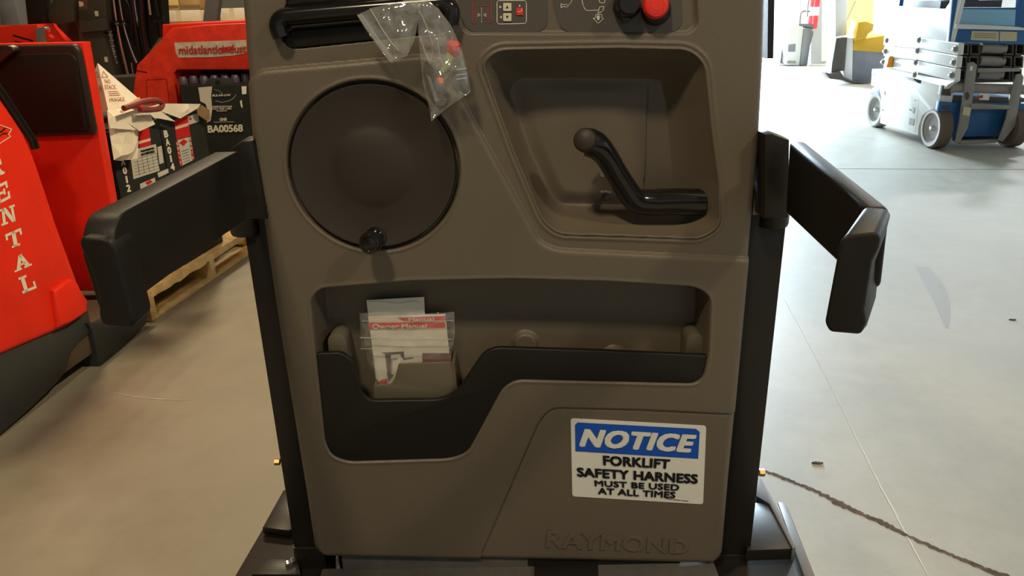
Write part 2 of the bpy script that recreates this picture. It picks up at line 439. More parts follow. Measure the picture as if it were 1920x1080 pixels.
# ================================================================ the order picker in front
D0 = 1.263                                    # distance of the console face
PF = PY(D0)
truck = thing('order_picker_truck', 'large taupe operator console with black side rails and a blue and white sign', 'forklift', (0, D0 + .3, 0))
def xz(pts, Y=D0): return [(v.x, v.z) for v in PY(Y).poly(pts)]
def rp(pts, r, Y=D0, n=6): return [(v.x, v.y) for v in round_poly([Vector(p) for p in xz(pts, Y)], r, n)]

# ---- moulded console panel: a relief surface
Lp = xz([(440, -110), (448, 0), (456, 100), (464, 200), (472, 290), (493, 430), (518, 600), (546, 770), (574, 940), (590, 1048)])
Rp = xz([(1446, -110), (1441, 0), (1437, 130), (1428, 290), (1411, 470), (1397, 620), (1384, 760), (1370, 900), (1356, 1064)])
Lx = np.array(Lp)[::-1]; Rx = np.array(Rp)[::-1]
zbl = xz([(600, 1048)])[0][1]; zbr = xz([(1350, 1063)])[0][1]; ztop = xz([(960, -95)])[0][1]
NX, NZ = 540, 720
s = np.linspace(0, 1, NX)[None, :]; v = np.linspace(0, 1, NZ)[:, None]
zb = zbl + (zbr - zbl) * s
Z = zb + (ztop - zb) * v
XL = np.interp(Z, Lx[:, 1], Lx[:, 0]); XR = np.interp(Z, Rx[:, 1], Rx[:, 0])
rc = 0.034; db = np.clip(Z - zb, 0, rc); inset = rc - np.sqrt(rc * rc - (rc - db) ** 2)
XL = XL + inset; XR = XR - inset
X = XL + (XR - XL) * s
de = np.minimum(np.minimum(X - XL, XR - X), (Z - zb) * 1.0)
def sm(t): t = np.clip(t, 0, 1); return t * t * (3 - 2 * t)
def convex(t): t = np.clip(t, 0, 1); return np.sqrt(1 - (1 - t) ** 2)
# raised main face; the head of the console stands 9 mm further back
A = [(300, 152), (462, 152), (483, 131), (640, 117), (800, 102), (846, 104), (868, 188), (940, 318), (1014, 455), (1046, 468), (1230, 477), (1480, 489), (1480, 1300), (300, 1300)]
A = [(p.x, p.y) for p in round_poly([Vector(p) for p in xz(A)], [0, .0, .02, .0, .0, .03, .01, 0, .03, .02, 0, 0, 0, 0], 6)]
H = -0.009 * (1 - convex(sdf(A, X, Z) / 0.010))
# stepped-back lower right field
sub = rp([(880, 1140), (906, 1034), (1012, 790), (1034, 766), (1200, 770), (1384, 779), (1600, 787), (1600, 1300), (880, 1300)], [0, 0, .02, .03, 0, 0, 0, 0, 0])
ds = sdf(sub, X, Z)
H = H - 0.0035 * sm(ds / 0.004 + .5) - 0.0022 * np.exp(-(ds / 0.0022) ** 2)
# control field on the head
ctl = rp([(842, -140), (858, 30), (868, 66), (1296, 66), (1314, 48), (1304, -140)], [0, 0, .02, .02, .02, 0])
H = H - 0.007 * sm(sdf(ctl, X, Z) / 0.006)
# the steering disc's well
c0 = PF.hit(700.5, 316.5); rad = (PF.hit(864, 316).x - PF.hit(537, 316).x) / 2
dr = rad - np.hypot(X - c0.x, Z - c0.z)
H = H + 0.0015 * np.exp(-((dr + .002) / .003) ** 2)
w = sm(dr / 0.005); H = H * (1 - w) - 0.018 * w
# bowl of the travel handle
TD = 0.092
bo = rp([(899, 118), (930, 90), (1165, 86), (1296, 89), (1328, 118), (1340, 239), (1354, 345), (1356, 425), (1318, 452), (1180, 447), (1046, 443), (1016, 418), (960, 285)], [.035, .02, .0, .03, .03, 0, 0, .03, .03, 0, .025, .02, 0])
bi = rp([(952, 168), (972, 143), (1110, 144), (1242, 146), (1253, 200), (1264, 330), (1268, 394), (1165, 388), (1048, 385), (1030, 366), (990, 280)], [.03, .03, 0, .015, 0, 0, .02, 0, .02, .01, 0], Y=D0 + TD)
do = sdf(bo, X, Z); di = -sdf(bi, X, Z)
t = np.clip(do, 0, None) / (np.clip(do, 0, None) + np.clip(di, 0, None) + 1e-9)
bowl = TD * (0.55 * t + 0.45 * np.sin(t * math.pi / 2)) * sm(do / 0.006)
# the bowl's floor swells gently, with a flat strip along its right side
sx = PY(D0 + TD).hit(1212, 240).x; xl = PY(D0 + TD).hit(1000, 240).x
dome = np.where(X < sx, 1 - ((X - (xl + sx) / 2) / ((sx - xl) / 2 + .03)) ** 2, 0.0)
bowl = bowl + np.where(di < 0, 0.003 * sm(-di / 0.003) - 0.010 * np.clip(dome, 0, 1) * sm(-di / .03), 0)
w = sm(do / 0.004); H = H * (1 - w) - np.maximum(bowl, 0.0) * w - 0.002 * w * (1 - w)
# rim line round the bowl
H = H + 0.0018 * np.exp(-((do + .005) / .003) ** 2)
# long storage pocket
PD = 0.078
pk = rp([(581, 562), (598, 540), (768, 526), (960, 522), (1143, 527), (1306, 537), (1334, 556), (1329, 667), (1318, 722), (968, 714), (944, 728), (878, 850), (845, 862), (652, 868), (620, 856), (608, 829), (590, 662)],
        [.02, .02, 0, 0, 0, .02, .02, 0, .03, .03, .02, .03, .02, .03, .03, .01, 0])
dp = sdf(pk, X, Z); w = sm(dp / 0.011)
H = H + 0.0012 * np.exp(-((dp + .002) / .003) ** 2)
pocket = PD * np.ones_like(X)
for (bx_, by_), r_, zt in (((985, 640), .026, 618), ((1150, 665), .024, 646)):          # humps at the back of the pocket
    q = PY(D0 + PD).hit(bx_, by_); top = PY(D0 + PD).hit(bx_, zt).z
    k = sm((r_ - np.hypot(X - q.x, np.clip(Z - (top - r_), 0, None))) / .008)
    pocket = pocket - 0.012 * k
H = H * (1 - w) - pocket * w
# well of the grab handle
gh = rp([(514, 50), (520, 22), (533, 14), (533, -140), (846, -140), (850, 40), (836, 62), (700, 78), (546, 94), (524, 78)], [.01, .01, .01, 0, 0, .015, .02, 0, .02, .02])
dg_ = sdf(gh, X, Z); w = sm(dg_ / 0.006); H = H * (1 - w) - 0.045 * w
H = H - 0.016 * (1 - convex(de / 0.016))
Yg = D0 - H
idx = np.arange(NX * NZ).reshape(NZ, NX)
co = np.stack([X, Yg, Z], -1).reshape(-1, 3)
q = np.stack([idx[:-1, :-1], idx[:-1, 1:], idx[1:, 1:], idx[1:, :-1]], -1).reshape(-1, 4)
rim = np.concatenate([idx[::-1, 0], idx[0, 1:], idx[1:, -1]])
back = co[rim].copy(); back[:, 1] = D0 + 0.13
nb = len(rim); bi_ = np.arange(nb) + NX * NZ
q2 = np.stack([rim[:-1], bi_[:-1], bi_[1:], rim[1:]], -1)
allco = np.concatenate([co, back]); allq = np.concatenate([q, q2])
me = bpy.data.meshes.new('console_panel')
me.vertices.add(len(allco)); me.vertices.foreach_set('co', allco.ravel())
me.loops.add(len(allq) * 4); me.loops.foreach_set('vertex_index', allq.ravel().astype(np.int32))
me.polygons.add(len(allq)); me.polygons.foreach_set('loop_start', np.arange(0, len(allq) * 4, 4, dtype=np.int32))
me.update(calc_edges=True); me.validate()
panel = link('console_panel', me, M['taupe'], truck, 180, 'taupe pebbled plastic console moulding with a handle bowl and storage pocket')
# embossed maker's name
text_on('embossed_lettering', 'RAYMOND', PF.off(-0.0036), [(1026, 993), (1292, 1012), (1290, 1038), (1024, 1026)], M['taupe'], panel, bold=0.022, lift=0.0, thick=0.0020)

# ---- body behind the console (mast and power unit)
bx('console_housing', -.40, .40, D0 + .13, D0 + .32, .34, 1.40, M['steel_blk'], truck)
for sx_ in (-1, 1):
    bx('mast_rail', sx_ * .40 - .04, sx_ * .40 + .04, 1.75, 1.90, .06, 3.2, M['steel_blk'], truck, bevel=.006)
for z_ in (.5, 1.9, 3.1): bx('mast_crossbar', -.36, .36, 1.78, 1.86, z_ - .05, z_ + .05, M['steel_blk'], truck)
bx('power_unit', -.46, .46, 1.95, 4.0, .08, 1.5, M['taupe'], truck, bevel=.03)  # hidden unit, made longer to block daylight from the left floor
for sx_ in (-1, 1): lathe('drive_wheel', (sx_ * .40, 2.6, .15), (1, 0, 0), [(0, -.05), (.15, -.05), (.15, .05), (0, .05)], M['rubber'], truck, 24)

# ---- steering disc
sd = PY(D0 + .004); dc = sd.hit(700, 314.5); RD = (sd.hit(855, 315).x - sd.hit(545, 315).x) / 2
disc = lathe('steering_disc', dc, (0, -1, 0.02), [(0, .0105), (.12 * RD, .0102), (.25 * RD, .0088), (.36 * RD, .0062), (.45 * RD, .0026), (.49 * RD, .0006), (.53 * RD, 0), (.93 * RD, .0005), (.965 * RD, .003), (.985 * RD, .003), (RD, -.001), (RD, -.016)], M['disc'], truck, 96, 'round dark grey steering disc with a domed centre')
kb = sd.hit(706, 443); kf = PY(D0 - .052).hit(692, 458); ka = (kf - kb); kl = ka.length
u = .0178
lathe('spinner_knob', kb, ka, [(0, -.002), (u, -.002), (u, .004), (u * .75, .006), (u * .72, kl * .45), (u * .86, kl * .55), (u, kl * .66), (u * 1.06, kl * .8), (u * 1.0, kl * .93), (u * .82, kl), (u * .68, kl * 1.005), (u * .64, kl * .985), (u * .58, kl * .985), (u * .5, kl * 1.0), (0, kl * 1.01)], M['gloss'], disc, 40, 'glossy black spinner knob')

# ---- travel handle in the bowl
hp = [PY(D0 + .050).hit(1318, 379), PY(D0 + .046).hit(1255, 378), PY(D0 + .042).hit(1215, 379), PY(D0 + .036).hit(1190, 374), PY(D0 + .028).hit(1173, 352), PY(D0 + .018).hit(1153, 320), PY(D0 + .009).hit(1136, 292), PY(D0 + .003).hit(1119, 274), PY(D0 + .001).hit(1104, 267), PY(D0 + .0).hit(1094, 267)]
pth = smooth_path(hp, 5)
rr = list(np.interp(np.linspace(0, 1, len(pth)), np.linspace(0, 1, 10), [.0238, .0232, .0225, .021, .0195, .019, .0195, .0225, .0235, .018]))
handle = tube('travel_handle', pth, rr, M['gloss'], truck, 20, 'bent glossy black travel handle')
bc = PY(D0 - .014).hit(1097, 262)
lathe('thumb_button', PY(D0 - .006).hit(1099, 264), bc - PY(D0 + .02).hit(1104, 268), [(0, .020), (.010, .0195), (.0165, .016), (.0195, .009), (.0195, -.004)], M['disc'], handle, 24)
0 and lathe('handle_collar', PY(D0 + .048).hit(1284, 379), (1, 0, 0), [(.024, -.004), (.027, -.003), (.027, .012), (.02, .012)], M['black'], handle, 28)
bb = PY(D0 + TD - .012)
lathe('bypass_button', bb.hit(1137, 370), (0, -1, 0), [(0, .008), (.005, .008), (.0065, .005), (.0065, -.004)], M['olive'], truck, 16)
lathe('bypass_button', bb.hit(1129, 326), (0, -1, 0), [(0, .006), (.0045, .006), (.005, .003), (.005, -.004)], M['steel_gry'], truck, 16)
text_on('bypass_lettering', 'BYPASS', bb, [(1127, 357), (1146, 358), (1146, 362), (1127, 361)], M['white_ink'], truck, lift=.003)

# ---- black front lip of the storage pocket
lip = [(593, 663), (640, 661), (660, 676), (676, 736), (694, 752), (826, 750), (856, 736), (906, 662), (930, 652), (1120, 658), (1327, 667), (1321, 700), (1300, 722), (968, 714), (944, 728), (878, 850), (845, 862), (652, 868), (620, 856), (608, 829)]
lr = [.004, .02, .012, .02, .02, .02, .03, .03, .02, 0, .004, .01, .02, .03, .02, .03, .02, .03, .03, .01]
LP_ = PY(D0 + .0035)
prism('pocket_front', [p for p in round_poly(LP_.poly(lip), lr, 5)], (0, .012, 0), M['black'], truck, bevel=.0036, seg=3, label='black plastic front lip of the storage pocket')
prism('pocket_floor', [PY(D0 + .012).hit(*p) for p in ((594, 840), (880, 835), (880, 852), (620, 862))], (0, PD - .018, 0), M['black'], truck)
prism('pocket_floor', [PY(D0 + .012).hit(*p) for p in ((960, 706), (1320, 714), (1316, 722), (960, 713))], (0, PD - .018, 0), M['black'], truck)
def post_round(px0, px1, pt, Yf, hgt):
    a = PY(Yf).hit(px0, pt); b = PY(Yf).hit(px1, pt); r = (b.x - a.x) / 2; c = (a + b) / 2
    bm = bmesh.new(); ring = [Vector((c.x + r * math.cos(q_), Yf + 0.0, c.z - r + r * math.sin(q_))) for q_ in np.linspace(0, math.pi, 13)]
    ring = [Vector((c.x + r, Yf, c.z - hgt))] + ring + [Vector((c.x - r, Yf, c.z - hgt))]
    add_prism(bm, ring, (0, D0 + PD - Yf + .002, 0), .003)
    return bm_link('pocket_rib', bm, M['taupe2'], truck, 40)
post_round(612, 648, 626, D0 + .03, .06); post_round(1288, 1322, 626, D0 + .03, .06)
# ---- document tray in the pocket
TP = PY(D0 + .028)
tray = prism('document_tray', round_poly(TP.poly([(700, 723), (734, 721), (741, 708), (747, 683), (847, 679), (856, 738), (860, 800), (708, 800)]), [.003, .004, .003, .004, .006, 0, 0, 0], 4), (0, .006, 0), M['taupe2'], truck, bevel=.002, label='small taupe document tray inside the pocket')
a = TP.hit(847, 681); b_ = TP.hit(860, 800)
prism('tray_side', [a, b_, b_ + Vector((.005, 0, 0)), a + Vector((.005, 0, 0))], (0, .05, 0), M['taupe2'], tray)
a = TP.hit(700, 725); b_ = TP.hit(708, 800)
prism('tray_side', [a, b_, b_ + Vector((.005, 0, 0)), a + Vector((.005, 0, 0))], (0, .05, 0), M['taupe2'], tray)

# ---- grab handle, upper left
GP = PY(D0 + .030)
prism('handle_well', round_poly(GP.poly([(512, 52), (520, 22), (533, 12), (533, -150), (850, -150), (854, 40), (836, 64), (700, 80), (546, 96), (522, 80)]), .01, 4), (0, .02, 0), M['black'], truck)
bars = [PY(D0 - .004).hit(*p) for p in ((528, 70), (521, 48), (530, 34), (560, 29), (700, 17), (800, 9), (834, 8), (846, 22), (843, 44))]
tube('grab_handle', smooth_path(bars, 6), .0135, M['gloss'], truck, 16, 'glossy black grab handle bar')
prism('handle_ledge', round_poly(PY(D0 + .006).poly([(540, 58), (700, 44), (836, 34), (834, 58), (700, 75), (546, 91), (531, 80)]), .008, 4), (0, .03, 0), M['black'], truck, bevel=.004)
prism('handle_hood', round_poly(PY(D0 + .004).poly([(536, 17), (700, 3), (842, -9), (842, -140), (536, -140)]), .006, 4), (0, .03, 0), M['gloss'], truck, bevel=.004)
prism('slot_strip', PY(D0 + .024).poly([(546, 49), (690, 36), (690, 40), (548, 54)]), (0, .006, 0), M['taupe'], truck)

# ---- control plates, keys, switches
CP = PY(D0 + .0155)
pl1 = prism('control_plate', round_poly(CP.poly([(846, -90), (853, 6), (874, 52), (892, 62), (1008, 62), (1027, 46), (1024, -90)]), [0, .01, .012, .01, .012, .012, 0], 4), (0, -.0015, 0), M['plate'], truck, label='dark grey plate with a keypad and fork symbol')
pl2 = prism('control_plate', round_poly(CP.poly([(1036, -90), (1038, 6), (1050, 50), (1068, 62), (1262, 61), (1280, 44), (1272, -90)]), [0, .01, .012, .01, .015, .012, 0], 4), (0, -.0015, 0), M['plate'], truck, label='dark grey plate with horn and tilt symbols')
CF = PY(D0 + .0138)
def stroke(name, pts, wpx, m, parent, pl=CF, closed=False):
    bm = bmesh.new(); P = [Vector((x_, y_, 0)) for x_, y_ in pts]
    if closed: P = P + [P[0]]
    for i in range(len(P) - 1):
        a, b = P[i], P[i + 1]; d = (b - a).normalized() * (wpx / 2); n_ = Vector((-d.y, d.x, 0))
        qd = [a - d + n_, b + d + n_, b + d - n_, a - d - n_]
        vs = [bm.verts.new(pl.off(.0006).hit(v_.x, v_.y)) for v_ in qd]; bm.faces.new(vs)
    return bm_link(name, bm, m, parent)
stroke('keypad_border', [(935, 1), (984, 1), (987, 4), (987, 41), (984, 44), (935, 45), (932, 42), (932, 4)], 1.4, M['white_ink'], pl1, closed=True)
for y0 in (5.5, 24.5):
    k = prism('key', round_poly(PY(D0 + .0138).poly([(943.5, y0), (959, y0), (959, y0 + 15), (943.5, y0 + 15)]), .0015, 3), (0, -.002, 0), M['cream_key'], pl1)
    up = y0 < 10
    cx, cy = 951, y0 + 7.5
    decal('key_arrow', PY(D0 + .0118), [(cx - 2.6, cy + (2.4 if up else -2.4)), (cx + 2.6, cy + (2.4 if up else -2.4)), (cx, cy - (2.8 if up else -2.8))], M['dark_ink'], k, .0003)
    decal('white_arrow', CF, [(936.5, cy - 3), (941, cy), (936.5, cy + 3)] if up else [(941, cy - 3), (936.5, cy), (941, cy + 3)], M['white_ink'], pl1, .0003)
k = prism('key', round_poly(CF.poly([(968, 14.5), (981, 14.5), (981, 28), (968, 28)]), .001, 3), (0, -.0018, 0), M['red_btn'], pl1, label='small red enter key')
stroke('key_symbol', [(978, 17), (978, 22), (971, 22)], 1.2, M['white_ink'], k, PY(D0 + .0118))
decal('drop_symbol', CF, [(973, 9), (975.5, 9), (975.5, 12.5), (973, 12.5)], M['white_ink'], pl1, .0003)
stroke('fork_symbol', [(886, -20), (886, 40), (887, 44), (891, 44), (892, 40), (892, 11), (915, 10), (915, 39), (916, 43), (920, 43), (921, 39), (921, -20)], 1.1, M['red_ink'], pl1)
for y_ in range(14, 44, 5): stroke('dash', [(903, y_), (903, y_ + 2.6)], .9, M['white_ink'], pl1)
stroke('arrow_symbol', [(896, 25), (900.5, 28), (896, 31)], .9, M['white_ink'], pl1, closed=True); stroke('arrow_symbol', [(911, 25), (906.5, 28), (911, 31)], .9, M['white_ink'], pl1, closed=True)
stroke('horn_symbol', [(1052, 6), (1055, 9), (1063, 8.5), (1066, 11), (1064, 13), (1055, 12.5), (1052, 15)], 1.2, M['white_ink'], pl2, closed=True)
stroke('line_symbol', [(1067, 9), (1070, 6), (1075, -6)], 1.0, M['white_ink'], pl2)
stroke('truck_symbol', [(1089, -8), (1094, 12), (1099, 20), (1121, 19)], 1.2, M['white_ink'], pl2)
stroke('wheel_symbol', [(1124, 13), (1133, 12), (1130, 21), (1121, 25)], 1.2, M['white_ink'], pl2, closed=True)
stroke('wheel_symbol', [(1122, -2), (1125, 5), (1133, 6), (1136, -6)], 1.2, M['white_ink'], pl2)
stroke('arrow_symbol', [(1117, 27), (1129, 27), (1128, 34), (1132, 34), (1122, 44), (1112, 34), (1117, 34)], 1.2, M['white_ink'], pl2, closed=True)
decal('load_symbol', CF, [(1119, 29), (1124.5, 29), (1124.5, 35), (1123, 38), (1121, 38), (1119, 35)], M['white_ink'], pl2, .0003)
ks = PY(D0 + .014)
kc = ks.hit(1174, 12)
key = lathe('key_switch', kc, (0, -1, .15), [(.021, 0), (.021, .012), (.019, .016), (.0175, .030), (.015, .034), (0, .035)], M['gloss'], truck, 32, 'black rotary key switch')
prism('switch_pointer', round_poly(PY(D0 - .004).poly([(1162, 26), (1186, 26), (1180, 44), (1168, 44)]), .004, 3), (0, .016, 0), M['gloss'], key, bevel=.003)
es = ks.hit(1229, 20)
stop = lathe('stop_button_base', es, (0, -1, .1), [(.0225, 0), (.0225, .010), (.020, .014), (.012, .016), (.012, .024), (0, .024)], M['black'], truck, 36)
lathe('emergency_stop_button', PY(D0 - .006).hit(1229, 10), (0, -1, .1), [(.012, -.008), (.019, -.006), (.0205, 0), (.0200, .005), (.017, .009), (.0115, .0105), (.011, .0098), (.0095, .0098), (.009, .0105), (0, .011)], M['red_btn'], stop, 40, 'red mushroom emergency stop button')

# ---- warning sign
SP = PF.off(-0.0036)
sg = [(1070, 784), (1324, 798), (1318, 945), (1073, 930)]
sign = prism('notice_sign', round_poly(SP.off(.0003).poly(sg), .006, 4), SP.n * .0012, M['sign_white'], truck, label='white safety sticker with blue band')
S2 = SP.off(.0016)
decal('blue_band', S2, [(1083, 792), (1305, 804), (1312, 810), (1309, 860), (1079, 846), (1078, 797)], M['sign_blue'], sign, .0003)
S3 = S2.off(.0006)
text_on('lettering', 'NOTICE', S3, [(1086, 803), (1306, 815), (1304, 849), (1086, 837)], M['sign_white'], sign, bold=.055, shear=.28, lift=.0006, space=1.10)
for tx, qd in (('FORKLIFT', [(1130, 853.5), (1257, 861), (1255, 879), (1131, 872)]), ('SAFETY HARNESS', [(1081, 876), (1309, 889), (1308, 907), (1082, 893)]),
               ('MUST BE USED', [(1114, 900), (1274, 908), (1273, 920), (1115, 911)]), ('AT ALL TIMES', [(1121, 914), (1267, 922), (1266, 934), (1121, 926)])):
    text_on('lettering', tx, S2, qd, M['dark_ink'], sign, bold=.046 if qd[0][1] < 895 else (.036 if qd[0][1] < 930 else 0), lift=.0006, space=1.04)

for a_, b_ in (((1249.5, 935), (1260, 936.4)), ((1262.5, 937), (1276.5, 938.3)), ((1279, 938.6), (1290, 939.6))): stroke('fine_print', [a_, b_], 1.1, M['dark_ink'], sign, S2)
# ---- posts beside the console
for nm, far, near, Yp, lo in (('side_post', [(453, 408), (506, 408)], [(551, 1028), (605, 1028)], D0 + .045, [(549, 1028), (557, 1092), (618, 1092), (606, 1028)]),
                              ('side_post', [(1400, 402), (1477, 402)], [(1407, 1042), (1330, 1042)], D0 + .045, [(1408, 1042), (1402, 1100), (1325, 1100), (1330, 1042)])):
    pp = PY(Yp)
    if far[0][0] < 900: out = [far[0], far[1], near[1], near[0]]
    else: out = [far[0], far[1], near[0], near[1]]
    p_ = prism(nm, pp.poly(out), (0, .07, 0), M['steel_blk'], truck, bevel=.004, label='black upright post')
    prism('post_sleeve', pp.off(.004).poly(lo), (0, .08, 0), M['steel_blk'], p_, bevel=.003)
    bq = pp.off(.002).hit(*((466, 426) if far[0][0] < 900 else (1455, 421)))
    lathe('screw', bq, (0, -1, 0), [(0, .002), (.0016, .0015), (.002, 0)], M['chrome'], p_, 10)
    bq = PY(Yp - .01).hit(*((547, 1052) if far[0][0] < 900 else (1411, 1072)))
    lathe('bolt', bq, (-1 if far[0][0] < 900 else 1, -.6, 0), [(0, .012), (.006, .012), (.0075, .008), (.0075, 0), (.004, -.01)], M['chrome'], p_, 6)
# head frame edges right of the console
prism('frame_upright', PY(D0 + .05).poly([(1441, -90), (1454, -90), (1450, 110), (1439, 110)]), (0, .05, 0), M['gloss'], truck)
prism('hinge_bracket', PY(D0 + .03).poly([(1424, 262), (1440, 258), (1428, 404), (1410, 404)]), (0, .05, 0), M['taupe'], truck, bevel=.003)
prism('hinge_bracket', PY(D0 + .04).poly([(452, 275), (474, 270), (500, 412), (458, 412)]), (0, .05, 0), M['steel_blk'], truck, bevel=.003)

# ---- side rails (folding arms) with end grips
def side_rail(sgn, xi, face, front, th, lab):
    pl = PX(xi)
    P = pl.poly(face)
    bm = bmesh.new(); add_prism(bm, round_poly(P, [.012, .02, .02, .004, .01, .015], 4), (sgn * th, 0, 0), .011, 3)
    arm = bm_link('side_rail', bm, M['rubber'], truck, 50, lab)
    yf = pl.hit(*front[0]).y - .004
    fp = PY(yf)
    bm = bmesh.new(); add_prism(bm, round_poly(fp.poly(front[1]), .007, 4), (0, .045, 0), .008, 3)
    bm_link('end_grip', bm, M['rubber'], arm, 50)
    return arm
larm = side_rail(-1, -.418, [(449, 282), (222, 402), (211, 462), (252, 606), (274, 548), (462, 410)], ((212, 462), [(150, 444), (200, 448), (216, 466), (252, 604), (246, 616), (192, 612), (184, 592), (186, 566), (176, 524), (160, 482), (148, 462)]), .034, 'black rubber-covered side rail, left of the console')
def hexa(name, near, far, m, parent, bevel, label=None):
    bm = bmesh.new(); A_ = [bm.verts.new(p) for p in near]; B_ = [bm.verts.new(p) for p in far]; n = len(near)
    bm.faces.new(A_); bm.faces.new(B_[::-1])
    for i in range(n): bm.faces.new((A_[i], B_[i], B_[(i + 1) % n], A_[(i + 1) % n]))
    bmesh.ops.recalc_face_normals(bm, faces=bm.faces[:])
    if bevel: bmesh.ops.bevel(bm, geom=[e for e in bm.edges if e.calc_face_angle(0) > .5], offset=bevel, segments=3, affect='EDGES', profile=.5, clamp_overlap=True)
    return bm_link(name, bm, m, parent, 60, label)
zT, zB = CAM.z - .222, CAM.z - .335
nT = PY(.865).hit(1624, 386)
near_ = [Vector((nT.x - .002, .865, nT.z)), Vector((nT.x + .030, .865, nT.z - .004)), Vector((nT.x + .034, .865, zB)), Vector((nT.x + .012, .865, zB))]
fT = PY(1.215).hit(1479, 263)
far_ = [Vector((fT.x, 1.215, fT.z)), Vector((fT.x + .027, 1.215, fT.z - .002)), Vector((fT.x + .030, 1.215, zB)), Vector((fT.x + .006, 1.215, zB))]
rarm = hexa('side_rail', near_, far_, M['rubber'], truck, .008, 'black rubber-covered side rail, right of the console')
Fq = [(1574, 456), (1586, 442), (1640, 436), (1651, 446), (1647, 466), (1635, 489), (1626, 546), (1620, 583), (1624, 605), (1614, 627), (1556, 623), (1546, 606)]
Bq = [(1606, 412), (1624, 386), (1662, 390), (1671, 399), (1660, 440), (1642, 489), (1640, 521), (1645, 536), (1643, 556), (1624, 615), (1566, 600), (1562, 585)]
hexa('end_grip', [PY(.80).hit(*p) for p in Fq], [PY(.868).hit(*p) for p in Bq], M['rubber'], rarm, .004)
for pxa, pya, sgn in ((468, 300, -1), (1437, 285, 1)):
    c_ = PY(D0 + .06).hit(pxa, pya)
    lathe('pivot_ring', c_, (sgn, 0, 0), [(.020, -.004), (.024, -.003), (.024, .003), (.020, .004)], mat('copper_ring', (.22, .11, .06), .45, metal=.6) if sgn > 0 else M['dull_ring'], larm if sgn < 0 else rarm, 28)
    lathe('pivot_barrel', c_ + Vector((sgn * .02, 0, -.04)), (0, 0, 1), [(0, -.09), (.028, -.09), (.03, -.085), (.03, .02), (.026, .025), (0, .025)], M['steel_blk'], larm if sgn < 0 else rarm, 24)

prism('hinge_block', PY(D0 - .02).poly([(1434, 252), (1448, 249), (1482, 262), (1480, 412), (1432, 410)]), (0, .06, 0), M['steel_blk'], rarm, bevel=.006)
prism('hinge_block', PY(D0 - .01).poly([(432, 279), (452, 264), (474, 262), (500, 412), (455, 412)]), (0, .05, 0), M['steel_blk'], larm, bevel=.006)
# ---- operator platform
DZ = .30; dk = PZ(DZ)
dpts = [dk.hit(531, 923), dk.hit(438, 1080), dk.hit(1523, 1080), dk.hit(1424, 893)]
far_l, near_l, near_r, far_r = dpts
ext = .9
near_l2 = near_l + (near_l - far_l).normalized() * ext; near_r2 = near_r + (near_r - far_r).normalized() * ext
near_l2.y = near_r2.y = min(near_l2.y, near_r2.y)
deck = prism('platform_base', [far_l, near_l2, near_r2, far_r], (0, 0, -.16), M['steel_blk'], truck, bevel=.006, label='black steel operator platform')
bx('platform_leg', -.45, -.30, .5, 1.5, 0, DZ - .15, M['steel_blk'], truck); bx('platform_leg', .30, .45, .5, 1.5, 0, DZ - .15, M['steel_blk'], truck)
bx('floor_mat', -.40, .40, -.1, D0 + .02, DZ, DZ + .018, M['mat_grey'], truck, bevel=.004, label='grey rubber floor mat')
pq = PZ(DZ + .018).poly([(1003, 1052), (1120, 1054), (1124, 1130), (1000, 1130)])
prism('foot_pedal', pq, (0, 0, .012), M['black'], truck, bevel=.004)
prism('gusset_plate', PZ(DZ + .002).poly([(533, 930), (494, 1001), (543, 1007), (560, 1000), (560, 930)]), (0, 0, .018), M['steel_blk'], truck, bevel=.003)
prism('gusset_plate', PZ(DZ + .002).poly([(474, 1090), (501, 1059), (560, 1061), (566, 1090)]), (0, 0, .018), M['steel_blk'], truck, bevel=.003)
prism('gusset_plate', PZ(DZ + .03).poly([(1400, 940), (1442, 944), (1492, 1028), (1400, 1032)]), (0, 0, -.028), M['steel_blk'], truck, bevel=.003)
prism('edge_rail', PZ(DZ + .034).poly([(1418, 890), (1428, 897), (1462, 958), (1492, 1026), (1486, 1028), (1442, 944), (1418, 930)]), (0, 0, -.034), M['edge_steel'], truck, bevel=.002, label='bright worn steel edge of the platform')
prism('edge_rail', PZ(DZ + .002).poly([(1458, 945), (1470, 946), (1478, 958), (1538, 1110), (1516, 1110)]), (0, 0, .006), M['edge_steel'], truck, bevel=.002)
bx('kick_plate', -.355, .02, D0 + .012, D0 + .03, DZ + .018, .40, M['mat_grey'], truck)
bx('kick_plate', .02, .33, D0 + .012, D0 + .03, DZ + .018, .40, M['steel_blk'], truck)  # right part made black to paint in the shade there
c_ = PY(D0 + .06).hit(1429, 886); lathe('hose_fitting', c_, (1, 0, 0), [(0, -.006), (.008, -.006), (.008, .004), (.005, .006), (0, .006)], M['brass'], truck, 6)
c_ = PY(D0 + .06).hit(521, 866); lathe('hose_fitting', c_, (1, 0, 0), [(0, -.006), (.007, -.006), (.007, .004), (0, .006)], M['brass'], truck, 6)

# ================================================================ papers and bags on the console
MP = PY(D0 + .050)
card = prism('paper_card', MP.off(-.008).poly([(687, 563), (795, 557), (797, 600), (800, 770), (712, 770)]), (0, .002, 0), M['paper'])
tag(card, 'blank white card sticking up behind the bagged manual', 'card')
tube('string', smooth_path(MP.off(-.005).poly([(690, 566), (715, 565), (745, 569), (775, 565), (788, 569)]), 5), .0006, M['cream'], card, 6)
MB_ = MP.off(-.002)
manual = prism('owner_manual', MB_.poly([(690, 594), (835, 590), (846, 700), (850, 760), (715, 760)]), (0, .004, 0), M['paper'])
tag(manual, 'printed owner manual with red title bands in a clear sleeve', 'booklet')
decal('red_band', MB_, [(746, 596), (835, 592), (836, 602), (760, 603)], M['red_btn'], manual, .0004)
decal('red_band', MB_, [(690, 605), (834, 604), (835, 614), (692, 618)], M['red_btn'], manual, .0004)
text_on('lettering', 'Manual', MB_, [(766, 596), (814, 594), (814, 601), (766, 602)], M['paper'], manual, bold=.02, lift=.0012)
